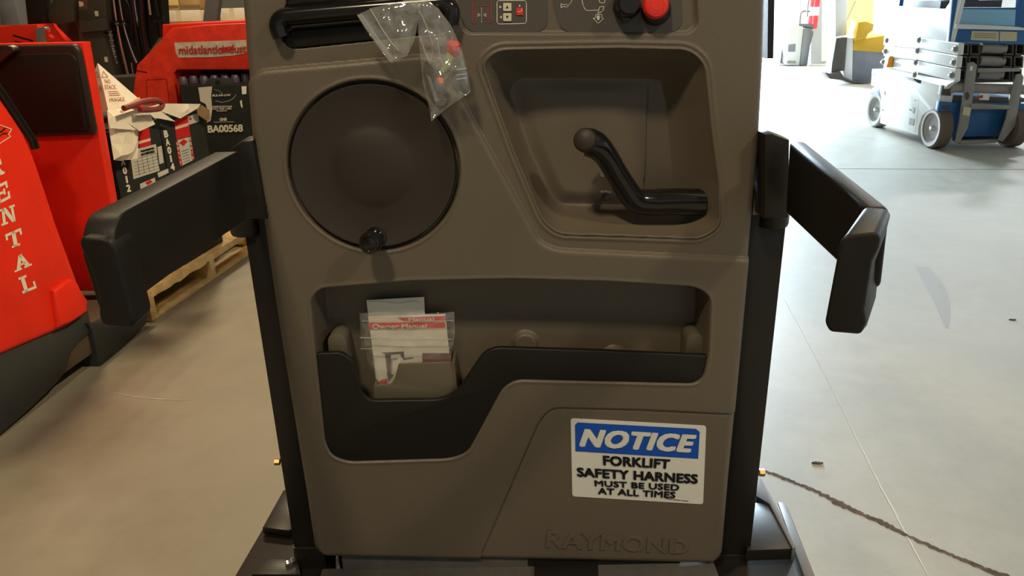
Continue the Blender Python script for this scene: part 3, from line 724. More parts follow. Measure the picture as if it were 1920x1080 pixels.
text_on('lettering', 'Owner Manual', MB_, [(698, 607), (800, 607), (800, 615), (698, 617)], M['paper'], manual, bold=.02, lift=.0012)
PIC = mat('picture_grey', (.09, .075, .07), .6)
decal('truck_picture', MB_, [(715, 661), (757, 659), (758, 671), (775, 670), (775, 672), (757, 675), (750, 664), (733, 665), (732, 700), (738, 704), (728, 716), (726, 700), (722, 664)], PIC, manual, .0003)
decal('truck_picture', MB_, [(731, 672), (745, 671), (745, 674), (736, 675), (735, 700), (732, 700)], mat('picture_lilac', (.4, .33, .36), .6), manual, .0003)
decal('red_print', MB_, [(716, 711), (726, 710), (726, 719), (706, 719)], M['red_btn'], manual, .0003)
decal('picture_print', MB_, [(792, 662), (846, 662), (847, 690), (792, 690)], mat('picture_maroon', (.20, .07, .06), .6), manual, .0003)
sl = MP.off(.006)
sleeve = wrinkle_sheet('plastic_sleeve', sl.poly([(674, 587), (720, 585), (790, 588), (852, 585), (853, 630), (846, 672), (850, 760), (720, 760), (706, 714), (690, 680), (686, 656), (678, 655)]), (0, -1, 0), M['film2'], step=.005, bulge=.004, wr=.0035, ws=38, edge=.02)
tag(sleeve, 'clear zip sleeve around the printed manual in the console pocket', 'plastic bag')
for a_, b_, w_ in (((675, 633), (846, 636), .0009), ((676, 654), (845, 652), .0006), ((679, 602), (850, 601), .0007)):
    tube('zip_ridge', [sl.off(.006).hit(*a_), sl.off(.008).hit((a_[0] + b_[0]) / 2, (a_[1] + b_[1]) / 2 + 1), sl.off(.006).hit(*b_)], w_, M['filmseam'], sleeve, 6)

# ---- zip bag knotted over the grab handle
BP = PY(D0 - .038)
bag = thing('zip_bag', 'clear crumpled zip bag hanging from the black grab handle', 'plastic bag', BP.hit(808, 228))
wrinkle_sheet('bag_flap', BP.poly([(788, 8), (770, -2), (738, 6), (700, 14), (669, 28), (690, 62), (718, 100), (734, 119), (764, 104), (778, 72), (784, 40)]), (0, -1, 0), M['film'], bag, step=.004, bulge=.006, wr=.010, ws=55, both=True, edge=.02, seed=2)
wrinkle_sheet('bag_pouch', BP.poly([(784, 6), (800, 0), (822, 16), (846, 48), (866, 92), (878, 140), (883, 172), (862, 186), (836, 204), (809, 228), (805, 202), (794, 160), (788, 110), (784, 60)]), (0, -1, 0), M['film'], bag, step=.004, bulge=.013, wr=.011, ws=50, both=True, edge=.03, seed=5)
tube('knot', smooth_path([PY(D0 - .03).hit(*p) for p in ((770, 2), (784, 8), (794, -2), (800, -20))], 5), .006, M['film'], bag, 10)
for k_ in range(4):
    o_ = k_ * 2.2
    tube('zip_ridge', [BP.off(.004).hit(671 + o_, 29 - o_ * .4), BP.off(.010).hit(693 + o_, 61 - o_ * .4), BP.off(.010).hit(712 + o_, 88 - o_ * .4), BP.off(.004).hit(732 + o_ * .9, 116 - o_ * .6)], .0005, M['filmseam'], bag, 6)
tube('zip_ridge', [BP.off(.006).hit(694, 16), BP.off(.012).hit(715, 52), BP.off(.012).hit(735, 82), BP.off(.006).hit(748, 95)], .0008, M['filmseam'], bag, 6)
for pts_ in ([(786, 20), (800, 50), (812, 85)], [(788, 70), (800, 105), (812, 116)], [(800, 100), (806, 118), (813, 90)], [(820, 70), (826, 110), (832, 128)], [(860, 172), (872, 178), (881, 172)]):
    tube('crease_highlight', smooth_path([BP.off(.013).hit(*p) for p in pts_], 5), .0006, M['filmseam'], bag, 6)  # whitish lines on the bag's creases, standing in for highlights
KP = PY(D0 - .036)
kset = thing('key_set', 'dark key with red and green tags inside the clear hanging bag', 'keys', KP.hit(830, 205))
bm = bmesh.new(); add_prism(bm, round_poly(KP.poly([(797, 112), (812, 128), (826, 160), (845, 180), (836, 202), (815, 200), (798, 166), (793, 140)]), .004, 3), (0, .006, 0), .002)
bm_link('key_case', bm, mat('dark_key_plastic', (.022, .018, .018), .35), kset, 40)
prism('white_label', KP.off(.001).poly([(800, 140), (808, 145), (822, 190), (815, 190)]), (0, .001, 0), M['steel_gry'], kset)
lathe('red_cap', KP.hit(850, 90), (.2, -.4, .9), [(0, -.013), (.008, -.011), (.0115, 0), (.0095, .008), (0, .010)], M['red_btn'], kset, 20)
tube('green_stem', [KP.hit(846, 97), KP.hit(840, 118), KP.hit(830, 136)], [.006, .007, .005], mat('pale_green_plastic', (.40, .46, .22), .4), kset, 12)
lathe('orange_tip', KP.off(.004).hit(825, 150), (.3, -.5, -.8), [(0, -.006), (.005, -.005), (.006, 0), (.004, .008), (0, .010)], mat('orange_tip', (.75, .15, .03), .35), kset, 14)
lathe('metal_ring', KP.off(.003).hit(827, 141), (.3, -.5, -.8), [(.005, -.003), (.0075, -.003), (.0075, .003), (.005, .003)], M['chrome'], kset, 18)
prism('clear_clip', KP.off(.001).poly([(850, 132), (874, 128), (881, 168), (858, 176), (846, 160)]), (0, .004, 0), mat('smoky_clip', (.06, .065, .07), .2), kset, bevel=.001)
for y_ in (128, 138, 146): tube('clip_bar', [KP.off(.003).hit(856, y_ + 3), KP.off(.003).hit(875, y_)], .0006, M['white_ink'], kset, 6)
# ================================================================ left: rental truck in the foreground
G = PZ(0)
a, b = G.hit(0, 828), G.hit(168, 702)
dC = (b - a); dC.z = 0; dC.normalize()
PC = Plane(a, Vector((dC.y, -dC.x, 0)))
back = -PC.n
rent = thing('stand_up_forklift', 'red stand-up forklift lettered RENTAL at the left edge', 'forklift', PC.hit(60, 760) + back * .4)
cowl_out = [(-90, 60), (-30, 140), (0, 178), (26, 216), (48, 250), (66, 292), (86, 350), (108, 418), (130, 478), (150, 534), (168, 562), (167, 586), (130, 612), (60, 642), (0, 668), (-90, 708)]
cowl = prism('cowl', PC.poly(cowl_out), back * .75, M['red'], rent, bevel=.022, seg=3, label='bright red side cowl')
tube('cowl_trim', smooth_path(PC.off(-.006).poly([(-30, 132), (0, 171), (26, 210), (46, 240), (60, 262), (66, 278)]), 4), .016, M['gloss'], cowl, 10)
prism('bumper', PC.off(.02).poly([(102, 545), (134, 522), (149, 533), (166, 584), (140, 603), (112, 614)]), back * .1, M['red'], cowl, bevel=.012, seg=3)
prism('skirt', PC.off(-.012).poly([(-90, 700), (0, 662), (60, 638), (130, 608), (167, 582), (174, 622), (152, 640), (134, 664), (128, 692), (110, 716), (60, 765), (0, 818), (-90, 896)]), back * .7, M['charcoal'], rent, bevel=.01, label='charcoal lower skirt')
prism('sill', PC.poly([(165, 606), (232, 600), (262, 576), (280, 562), (275, 607), (188, 690), (173, 620)]), back * .5, M['charcoal'], rent, bevel=.006)
wq = PC.hit(150, 660) + back * .16; lathe('load_wheel', Vector((wq.x, wq.y, .10)), PC.n, [(0, -.06), (.095, -.06), (.10, -.05), (.10, .05), (.095, .06), (0, .06)], M['rubber'], rent, 28)
c1 = PC.hit(160, 600) + back * .30
box('step_floor', (c1.x - .02, c1.y + .12, .12), (.62, .62, .12), mat('brown_step_mat', (.10, .07, .045), .9, bump=.4, bscale=150), rent, rz=math.atan2(dC.y, dC.x) - math.pi / 2)
# slab letters down the cowl
def bars(*q): return [[(x0, y0), (x1, y0), (x1, y1), (x0, y1)] for x0, x1, y0, y1 in q]
LET = {
 'E': bars((.12, .36, 0, 1), (0, .95, .84, 1), (0, 1, 0, .16), (.36, .66, .43, .57), (.62, .74, .33, .67), (.82, .95, .62, .84), (.86, 1, .16, .40)),
 'N': bars((.10, .28, 0, 1), (.72, .88, 0, 1), (0, .40, 0, .13), (.60, 1, .87, 1)) + [[(.10, 1), (.38, 1), (.88, 0), (.66, 0)], [(0, .87), (.2, .87), (.2, 1), (0, 1)]],
 'T': bars((.38, .62, 0, 1), (0, 1, .83, 1), (0, .12, .60, .83), (.88, 1, .60, .83), (.24, .76, 0, .13)),
 'A': [[(.42, 1), (.64, 1), (.34, .1), (.12, .1)], [(.42, 1), (.60, 1), (.90, .1), (.64, .1)]] + bars((.28, .70, .28, .40), (0, .42, 0, .13), (.56, 1, 0, .13)),
 'L': bars((.14, .40, 0, 1), (0, .56, .86, 1), (0, 1, 0, .16), (.86, 1, .16, .46)),
 'R': bars((.12, .36, 0, 1), (0, .70, .86, 1), (.36, .72, .44, .58), (0, .48, 0, .13), (.72, .94, .56, .88), (.70, 1, 0, .13)) + [[(.50, .46), (.72, .46), (.94, .1), (.70, .1)]]}
def letter(ch, quad):
    q = PC.off(.0015); tl, tr, br, bl = q.poly(quad); bm = bmesh.new()
    for pg in LET[ch]:
        vs = [bm.verts.new((bl * (1 - x) + br * x) * (1 - y) + (tl * (1 - x) + tr * x) * y) for x, y in pg]; bm.faces.new(vs)
    o = bm_link('letter', bm, M['cream'], cowl); return o
for ch, qd in (('R', [(-26, 306), (2, 293), (9, 325), (-19, 339)]), ('E', [(-14, 352), (14, 338), (20, 371), (-8, 386)]), ('N', [(0, 393), (27, 383), (33, 413), (3, 424)]),
               ('T', [(9.5, 440), (39, 427), (45, 457), (15, 468)]), ('A', [(21, 486), (52, 470), (60, 497), (28, 511)]), ('L', [(34, 521), (60, 511), (69, 540), (43, 551)])): letter(ch, qd)
def pstroke(name, pl, pts, wpx, m, parent, lift=.002):
    q = pl.off(lift); bm = bmesh.new()
    for (x0, y0), (x1, y1) in zip(pts[:-1], pts[1:]):
        L = math.hypot(x1 - x0, y1 - y0) or 1; nx, ny = -(y1 - y0) / L * wpx / 2, (x1 - x0) / L * wpx / 2
        bm.faces.new([bm.verts.new(q.hit(*p)) for p in ((x0 + nx, y0 + ny), (x1 + nx, y1 + ny), (x1 - nx, y1 - ny), (x0 - nx, y0 - ny))])
    return bm_link(name, bm, m, parent)
pstroke('logo_outline', PC, [(-10, 230), (4, 236), (22, 242), (16, 252), (20, 256), (4, 266), (-10, 276)], 1.5, M['cream'], cowl)
pstroke('logo_mark', PC, [(-6, 250), (4, 246), (10, 240)], 3, M['dark_ink'], cowl); pstroke('logo_mark', PC, [(-4, 258), (6, 250), (14, 250)], 2, M['dark_ink'], cowl)
# compartment wall with its pad
YW = 3.22; PW = PY(YW)
wall_ = prism('compartment_wall', PW.poly([(-90, 84), (155, 79), (206, 372), (236, 545), (-90, 545)]), (0, .065, 0), M['red'], rent, bevel=.006, label='red compartment wall')
pad = prism('back_pad', round_poly(PW.off(.002).poly([(-90, 88), (148, 82), (156, 92), (187, 250), (-90, 262)]), [0, .03, .03, .02, 0], 4), (0, -.035, 0), M['pad'], wall_, bevel=.014, seg=3, label='black padded panel with raised rim')
prism('pad_cushion', round_poly(PW.off(.036).poly([(-90, 185), (2, 132), (38, 102), (134, 99), (145, 110), (167, 246), (-90, 252)]), [0, .02, .03, .02, .02, .02, 0], 4), (0, -.012, 0), M['rubber'], pad, bevel=.007)
prism('pad_roll', round_poly(PW.off(.03).poly([(-90, 86), (30, 83), (42, 93), (2, 126), (-90, 170)]), .02, 4), (0, -.045, 0), M['pad'], pad, bevel=.018, seg=3)

# ================================================================ pallet with two batteries
p0, p1 = G.hit(286, 604), G.hit(462, 483)
e1 = (p1 - p0); e1.z = 0; e1.normalize(); e2 = Vector((-e1.y, e1.x, 0))
if e2.x > 0: e2 = -e2
PB = Plane(p0 + e2 * .035, -e2)
LNG = 1.22; DEP = 1.02
pal = thing('wooden_pallet', 'splintered pale wooden pallet beneath the black batteries', 'pallet', p0 + e1 * .6 + e2 * .5)
def pbox(name, s0, s1, d0, d1, z0, z1, m, parent=None, bevel=0.0, label=None):
    c = p0 + e1 * ((s0 + s1) / 2) + e2 * ((d0 + d1) / 2); c.z = (z0 + z1) / 2
    return box(name, c, (s1 - s0, d1 - d0, z1 - z0), m, parent, bevel=bevel, label=label, ex=e1, ey=e2)
for s_ in (0, .575, 1.17): pbox('stringer', s_, s_ + .045, .0, DEP, .018, .125, M['wood'], pal)
for k_ in range(6):
    d_ = k_ * .182; pbox('deck_board', -.01, LNG, d_, d_ + .11, .125, .147, M['wood'], pal, bevel=.004)
for k_ in range(3):
    d_ = k_ * .455; pbox('bottom_board', 0, LNG, d_, d_ + .10, 0, .018, M['wood'], pal, bevel=.003)
# rough splintered edge of the first board
bm = bmesh.new(); n_ = 26; top = []; bot = []
for i in range(n_ + 1):
    s_ = -.008 + i * (LNG + .008) / n_; o_ = p0 + e1 * s_ - e2 * .004
    top.append(Vector((o_.x, o_.y, .1475))); bot.append(Vector((o_.x, o_.y, .118 - .018 * abs(noise.noise(Vector((s_ * 9, 2, 0)))) - .006 * random.random())))
add_prism(bm, top + bot[::-1], e2 * .012); bm_link('splintered_edge', bm, M['wood'], pal)
s12 = (PB.hit(298, 228) - p0).dot(e1); s1e = (PB.hit(384, 230) - p0).dot(e1); s0b = (PB.hit(213, 300) - p0).dot(e1)
zt = PB.hit(330, 214).z
def battery(name, s0, s1, lab):
    c = p0 + e1 * ((s0 + s1) / 2) + e2 * .35; c.z = .148
    t = thing(name, lab, 'battery', c, 'batteries on the pallet')
    pbox('case', s0, s1, .035, .66, .148, zt, M['batt'], t, bevel=.006)
    pbox('lid_rim', s0 + .01, s1 - .01, .045, .65, zt, zt + .012, M['charcoal'], t)
    for i in range(2):
        for j in range(3):
            q_ = p0 + e1 * (s0 + (i + .5) * (s1 - s0) / 2) + e2 * (.14 + j * .19)
            lathe('vent_cap', Vector((q_.x, q_.y, zt + .012)), (0, 0, 1), [(.022, 0), (.022, .012), (.016, .016), (0, .016)], M['red_dull'], t, 14)
    return t
b12 = battery('battery', s0b, s12 - .004, 'black battery numbered BA012 with a white watering schedule')
b14 = battery('battery', s12 + .004, s1e, 'black battery numbered BA014 with red and silver labels')
def chars(pl, s, x0, y0, x1, y1, w0, h, m, parent, bold=.05, dy=-.25):
    for i, ch in enumerate(s):
        t_ = i / (len(s) - 1); w = w0 * (.42 if ch in '1I' else 1); cx, cy = x0 + (x1 - x0) * t_, y0 + (y1 - y0) * t_
        text_on('numeral', ch, pl, [(cx - w / 2 - h * .09, cy - h / 2 - dy * w / 2), (cx + w / 2 - h * .09, cy - h / 2 + dy * w / 2), (cx + w / 2 + h * .09, cy + h / 2 + dy * w / 2), (cx - w / 2 + h * .09, cy + h / 2 - dy * w / 2)] , m, parent, bold=bold, lift=.002)
chars(PB, 'BA012', 226, 287, 240.5, 353, 7.5, 13.5, M['cream'], b12)
chars(PB, 'BA014', 310.5, 251, 323, 313, 7.5, 13.5, M['cream'], b14)
LBL = mat('label_red', (.52, .02, .02), .7, spec=.1); SIL = mat('label_silver', (.50, .49, .46), .8, spec=.1); GLOW = mat('label_pink_burst', (.78, .48, .40), .5)
def label_(pl, quad, m, parent, name='label_panel', t=.001): return decal(name, pl, quad, m, parent, t, .0008)
label_(PB, [(258, 245), (279, 239), (283, 272), (262, 279)], LBL, b12); label_(PB.off(.001), [(259, 265), (282, 259), (282, 264), (260, 270)], GLOW, b12)
wsch = label_(PB, [(243, 283), (292, 270), (299, 320), (250, 336)], SIL, b12, 'watering_schedule')
text_on('lettering', 'WATERING', PB, [(263, 282.5), (288, 275.5), (289, 279), (264, 286)], M['dark_ink'], wsch, bold=.03, lift=.003)
text_on('lettering', 'SCHEDULE', PB, [(264, 288), (289, 281), (290, 285.5), (265, 292)], M['dark_ink'], wsch, bold=.03, lift=.003)
for i in range(6):
    t_ = i / 5; pstroke('table_line', PB, [(251 + 7 * t_ * .3, 299 + 30 * t_ * 1.0), (294 + 5 * t_ * .8, 287 + 29 * t_)], .5, M['charcoal'], wsch, .003)
for i in range(5):
    t_ = i / 4; pstroke('table_line', PB, [(257 + 37 * t_, 298 - 11 * t_), (262 + 37 * t_, 328 - 12 * t_)], .5, M['charcoal'], wsch, .003)
label_(PB, [(294, 270), (302, 268), (307, 305), (299, 308)], SIL, b12); label_(PB.off(.001), [(294, 270), (302, 268), (303, 273), (295, 275.5)], M['dark_ink'], b12)
label_(PB, [(295, 324), (315, 316), (316, 324), (297, 333)], SIL, b12); label_(PB, [(262, 345), (290, 333), (292, 345), (264, 358)], SIL, b12)
label_(PB.off(.001), [(272, 343), (281, 337), (286, 341), (277, 347)], LBL, b12)
label_(PB, [(326, 226), (351, 216), (357, 255), (331, 262)], LBL, b14); label_(PB.off(.001), [(328, 238), (353, 230), (353, 236), (329, 243)], GLOW, b14)
lab = label_(PB, [(332, 263), (357, 256), (362, 300), (340, 311)], SIL, b14)
decal('red_diamond', PB.off(.002), [(336, 268), (344, 261), (352, 265), (344, 274)], LBL, lab, .0006)
label_(PB, [(329, 266), (333.5, 264), (342, 309), (337, 312)], LBL, b14); label_(PB, [(353, 257.5), (358, 256), (364, 298), (360, 300)], LBL, b14)
chars(PB, 'SERVI', 331.8, 269.5, 338.2, 305, 3, 5.5, M['cream'], b14, dy=-.2); chars(PB, 'RENTA', 355.3, 261, 361, 295, 3, 5.5, M['cream'], b14, dy=-.2)
for i in range(5): pstroke('text_line', PB, [(341 + i * .8, 284 + i * 5), (354 + i * .8, 279.5 + i * 5)], .9, M['charcoal'], lab, .003)
label_(PB, [(351, 218), (371, 212), (373, 228), (354, 234)], SIL, b14); decal('red_diamond', PB.off(.002), [(354, 223), (357, 220), (360, 222.5), (357, 226)], LBL, b14, .0006)
# ---- torn white cardboard on the batteries
def crumple(name, pts, pl, lab, th=.02, wr=.018, ws=9, seed=0.0, m='card_white'):
    o = wrinkle_sheet(name, pl.poly(pts), pl.n, M[m], None, step=.04, bulge=th, wr=wr, ws=ws, both=True, edge=.05, seed=seed, flat=True)
    return tag(o, lab, 'cardboard')
crumple('cardboard_wrap', [(201, 207), (240, 202), (262, 210), (259, 236), (258, 298), (226, 301), (213, 300), (208, 268), (204, 240)], PB.off(.05), 'crumpled white cardboard wrap hanging over the BA012 battery', seed=1)
fold = crumple('cardboard_flap', [(203, 222), (262, 203), (278, 210), (291, 233), (262, 246), (236, 228), (256, 244), (240, 243), (206, 240)], PB.off(.085), 'creased white cardboard flap folded down above the watering schedule', th=.008, wr=.012, seed=4)
crumple('cardboard_flap', [(270, 204), (300, 194), (376, 195), (371, 203), (338, 222), (300, 208), (329, 228), (298, 222), (290, 222)], PB.off(.05), 'flat white cardboard flap above the BA014 battery', th=.008, wr=.010, seed=8)
crumple('torn_cardboard', [(370, 202), (378, 197), (392, 206), (394, 222), (390, 228), (372, 216), (369, 210)], PB.off(.03), 'torn brown cardboard corner beside the BA014 battery', th=.008, wr=.012, seed=9, m='card_brown')
# no-stack cone
ap = PY(3.62).hit(183, 118); zb_ = PY(3.55).hit(210, 209).z
br_ = PY(3.62).hit(250, 203); bm = bmesh.new()
wv = abs(br_.x - ap.x); base = [Vector((ap.x + i * wv, 3.66 + j * wv * .8, zb_)) for i, j in ((-.75, -1), (1.0, -.6), (.75, 1), (-1.0, .6))]
base[0] = PY(3.52).hit(204, 212); base[0].z = zb_
base[1] = PY(3.66).hit(251, 204); base[1].z = zb_
base[2] = base[1] + Vector((-.1, .3, 0)); base[3] = base[0] + Vector((-.24, .22, 0))
va = bm.verts.new(ap); vb = [bm.verts.new(p) for p in base]
for i in range(4): bm.faces.new((va, vb[i], vb[(i + 1) % 4]))
bm.faces.new(vb[::-1])
cone = bm_link('no_stack_cone', bm, M['card_white']); tag(cone, 'white paper pyramid with red NO STACK FRAGILE print', 'paper cone')
PR = Plane(ap, (base[0] - ap).cross(base[1] - ap)); PL2 = Plane(ap, (base[0] - ap).cross(base[3] - ap))
INK = mat('rust_red_print', (.40, .09, .07), .7)
for tx, qd in (('NO', [(196, 148), (206.5, 149), (208, 156), (197.5, 156)]), ('STACK', [(196, 159), (217, 159), (218.5, 167), (197, 167.5)]), ('FRAGILE', [(205, 184.5), (233, 182), (234, 189), (206, 190.5)])):
    text_on('lettering', tx, PR, qd, INK, cone, bold=.0, lift=.003)
pstroke('warning_triangle', PR, [(194, 133), (202.5, 144.5), (191, 145), (194, 133)], .9, INK, cone, .003)
for y_ in (172, 175.5, 179): pstroke('text_line', PR, [(203 + (y_ - 172) * .3, y_), (222 + (y_ - 172) * .5, y_ - .8)], .9, INK, cone, .003)
pstroke('warning_triangle', PL2, [(181, 134), (185, 145), (176, 146), (181, 134)], .9, INK, cone, .003)
text_on('lettering', 'CK', PL2, [(180, 159), (190, 160), (191, 167), (181, 167)], INK, cone, lift=.003)
# cable on top
cab = tube('battery_cable', smooth_path([PB.off(.13).hit(*p) for p in ((232, 203), (250, 197), (270, 190), (292, 188), (304, 194), (300, 203), (282, 206), (262, 206))], 6), .012, mat('dark_red_cable', (.20, .035, .03), .5), None, 10)
tag(cab, 'looped dark red battery cable lying on the white cardboard', 'cable')
stk = tube('wood_stick', [PB.off(.08).hit(232, 204), PB.off(.08).hit(261, 185)], .007, M['card_tan'], None, 6); tag(stk, 'thin tan stick lying by the red cable', 'stick')

# ================================================================ red truck behind, with its battery
YT = 5.45; PT = PY(YT)
mid = thing('red_lift_truck', 'worn red lift truck with a torn white web address sticker', 'forklift', Vector((PT.hit(380, 200).x, YT + .5, 0)))
hood = prism('body', PT.poly([(240, 330), (247, 190), (252, 150), (256, 122), (266, 112), (322, 53), (380, 47), (560, 38), (560, 131), (332, 131), (325, 138), (334, 195), (346, 330)]), (0, .95, 0), M['red_dull'], mid, bevel=.012, label='scuffed red body with sloped shoulder')
prism('shoulder', PY(YT + .06).poly([(304, 80), (304, 46), (460, 38), (460, 60), (330, 60)]), (0, .6, 0), M['red'], mid, bevel=.01)
pstroke('panel_seam', PT, [(256, 132), (276, 136)], 1.5, M['dark_ink'], hood)
pstroke('hatch_seam', PT, [(276, 195), (274, 150), (312, 148), (318, 195)], .8, M['dark_ink'], hood)
PS = PT
stk2 = decal('address_sticker', PS, [(327, 80), (462, 75), (462, 100), (437, 104), (400, 107), (335, 108), (330, 100)], mat('dirty_white_vinyl', (.58, .50, .43), .6, var=.2, vscale=30), hood, .002, .001)
text_on('lettering', 'midatlanticindust', PS.off(.003), [(335, 86), (462, 83), (462, 99), (336, 102)], mat('sticker_red', (.50, .03, .03), .5), stk2, bold=.02, lift=.001)
prism('patch', PS.off(.0045).poly([(412, 90), (436, 86), (440, 92), (428, 98), (414, 97)]), (0, .001, 0), M['red_dull'], stk2)
prism('counterweight', PY(YT + .5).poly([(240, 200), (240, 420), (560, 420), (560, 131), (334, 131), (330, 200)]), (0, .5, 0), M['charcoal'], mid)
bm = bmesh.new()
for k_ in range(2):
    s_ = -1 if k_ else 1
wb = PT.hit(300, 200)
for dx_ in (-.1, .75): lathe('wheel', Vector((wb.x + dx_, YT + .6, .16)), (1, 0, 0), [(0, -.07), (.15, -.07), (.16, -.06), (.16, .06), (.15, .07), (0, .07)], M['rubber'], mid, 24)
Y5 = YT - .16; P5 = PY(Y5)
x0_ = P5.hit(336, 160).x; x1_ = x0_ + .83; z5 = P5.hit(400, 160).z
b568 = thing('battery', 'large black battery numbered BA00568 inside the red truck', 'battery', Vector(((x0_ + x1_) / 2, Y5 + .2, 0)))
bx('case', x0_, x1_, Y5, Y5 + .5, .02, z5, M['batt'], b568, bevel=.006)
prism('lifting_lug', P5.poly([(380, 162), (392, 147), (430, 146), (440, 162)]), (0, .012, 0), M['charcoal'], b568, bevel=.002)
decal('lug_hole', P5, [(404, 152), (408, 149.5), (413, 152), (413, 158), (408, 160), (404, 158)], M['dark_ink'], b568)
for k_ in range(9):
    px = 352 + k_ * 13
    q_ = PY(Y5 + .2).hit(px, 150); lathe('cell_cap', Vector((q_.x, Y5 + .12 + .06 * (k_ % 3), z5)), (0, 0, 1), [(.03, 0), (.03, .03), (.02, .05), (0, .05)], mat('violet_cap', (.09, .07, .12), .3) if k_ == 0 else bpy.data.materials['violet_cap'], b568, 12)
tw = decal('torn_paper', P5, [(372, 164), (398, 162), (396, 180), (398, 205), (395, 226), (388, 230), (392, 215), (386, 195), (376, 190)], mat('torn_white_paper', (.62, .58, .54), .7), b568, .003, .001)
text_on('lettering', 'BA00568', P5, [(389, 235), (455, 233), (456, 247), (390, 249)], M['cream'], b568, bold=.04, lift=.002)
text_on('lettering', 'GNB', P5, [(412, 221), (425.5, 220.5), (425.5, 226.5), (412, 227)], M['cream'], b568, bold=.05, lift=.002)
for tx, y_, xa, xb in (('LEADERS IN RECYCLING', 198.5, 398, 435), ('CALL FREE 1-800', 202.5, 398, 434), ('www.gnb.com', 206.5, 406, 426)):
    text_on('lettering', tx, P5, [(xa, y_), (xb, y_ - .6), (xb, y_ + 2.6), (xa, y_ + 3.2)], M['cream'], b568, bold=.03, lift=.002)
text_on('lettering', 'BULAR-LMX', P5, [(398, 177), (433, 176), (433, 180), (398, 181)], M['cream'], b568, bold=.03, lift=.002, shear=.2)
pstroke('swirl', P5, [(404, 189), (416, 192), (430, 189), (438, 184), (443, 177)], 1.2, mat('pale_blue_print', (.25, .36, .45), .6), b568)
pstroke('swirl', P5, [(402, 168), (410, 170), (418, 176)], .8, bpy.data.materials['pale_blue_print'], b568)
pstroke('ground_line', P5, [(401, 229), (439, 228.5)], .6, M['cream'], b568)
decal('corner_label', P5, [(453, 162), (462, 161.5), (462, 176), (454, 177)], M['paper'], b568); decal('corner_label', P5, [(450, 190), (453, 187), (455, 203), (452, 200)], M['paper'], b568)

# ================================================================ mast truck further back
YM = 6.9; Pm = PY(YM)
mast = thing('mast_forklift', 'dark forklift mast with chain and hoses behind the red wall', 'forklift', Vector((Pm.hit(180, 100).x, YM + .3, 0)))
prism('mast_cover', Pm.poly([(138, -40), (196, -40), (200, 36), (201, 58), (192, 60), (200, 84), (216, 136), (236, 330), (150, 330), (148, 60), (138, 40)]), (0, .25, 0), M['olive'], mast, bevel=.01)
prism('cover_step', PY(YM - .05).poly([(148, 38), (196, 35), (200, 56), (192, 58), (168, 60), (150, 62)]), (0, .06, 0), M['olive'], mast, bevel=.01)
decal('warning_decal', Pm, [(143, -8), (163, -8), (165, 18), (145, 19)], mat('decal_maroon', (.13, .05, .04), .6), mast); decal('decal_figure', Pm.off(.002), [(147, 2), (156, 4), (157, 11), (149, 13)], M['cream_key'], mast)
decal('small_label', Pm, [(177, 21), (184, 20.5), (185, 30), (179, 30.5)], M['cream_key'], mast); decal('small_label', Pm, [(195, 107), (201, 106), (203, 116), (197, 116.5)], M['cream_key'], mast)
prism('side_plate', PY(YM - .1).poly([(84, 36), (94, 14), (106, -40), (137, -40), (139, 40), (106, 46)]), (0, .05, 0), M['olive'], mast, bevel=.006)
prism('upright', PY(YM - .15).poly([(42, -40), (76, -40), (86, 44), (52, 50)]), (0, .12, 0), M['steel_blk'], mast, bevel=.008)
prism('rear_cover', PY(YM + .2).poly([(60, 40), (146, 40), (152, 110), (60, 110)]), (0, .2, 0), M['olive'], mast)
hood2 = prism('red_hood', PY(YM - .3).poly([(-60, 54), (0, 49), (68, 45), (72, 52), (84, 64), (100, 80), (104, 120), (-60, 130)]), (0, .3, 0), M['red'], mast, bevel=.015)
pstroke('vent_slot', PY(YM - .3), [(24, 66), (62, 77)], 3, M['dark_ink'], hood2, .003); pstroke('vent_slot', PY(YM - .3), [(27, 77), (45, 81)], 2, M['dark_ink'], hood2, .003)
prism('grey_clamp', round_poly(PY(YM - .36).poly([(65, 53), (84, 50), (88, 55), (88, 80), (68, 80)]), .01, 3), (0, .06, 0), M['steel_gry'], mast, bevel=.008)
lathe('red_knob', PY(YM - .36).hit(96, 72), (0, -1, 0), [(.03, 0), (.033, .02), (.02, .035), (0, .037)], M['red'], mast, 16); lathe('red_knob', PY(YM - .36).hit(91, 60), (0, -1, 0), [(.018, 0), (.02, .02), (0, .03)], M['red'], mast, 16)
prism('mast_channel', PY(YM + .15).poly([(194, -40), (300, -40), (306, 60), (264, 120), (252, 330), (236, 330), (214, 130)]), (0, .15, 0), M['steel_blk'], mast)
for pts_, r_, m_, nm in (([(210, -20), (218, 38), (228, 90), (240, 142)], .014, 'chrome', 'lift_rod'), ([(221, -20), (231, 42), (243, 84), (256, 118)], .010, 'chrome', 'lift_rod'), ([(276, -20), (282, 28)], .014, 'chrome', 'lift_rod'), ([(244, -20), (252, 40), (262, 100)], .018, 'gloss', 'hydraulic_hose'),
                     ([(236, 0), (244, 20), (248, 70)], .012, 'gloss', 'hydraulic_hose'), ([(262, -20), (268, 60), (276, 104)], .034, 'gloss', 'mast_cylinder'), ([(287, -20), (296, 30), (303, 70)], .016, 'gloss', 'hydraulic_hose'), ([(250, -20), (258, 40), (276, 95)], .012, 'chrome', 'lift_rod'), ([(246, 118), (250, 142)], .007, 'chrome', 'lift_rod')):
    tube(nm, smooth_path([PY(YM + .1).hit(*p) for p in pts_], 4), r_, M[m_], mast, 10)
bmC = bmesh.new()
cpath = smooth_path([PY(YM + .08).hit(*p) for p in ((190, -20), (193, 4), (204, 42), (206, 58), (213, 96), (220, 134))], 8); Lc = 0
acc = 0.0; last = cpath[0]; cnt = 0
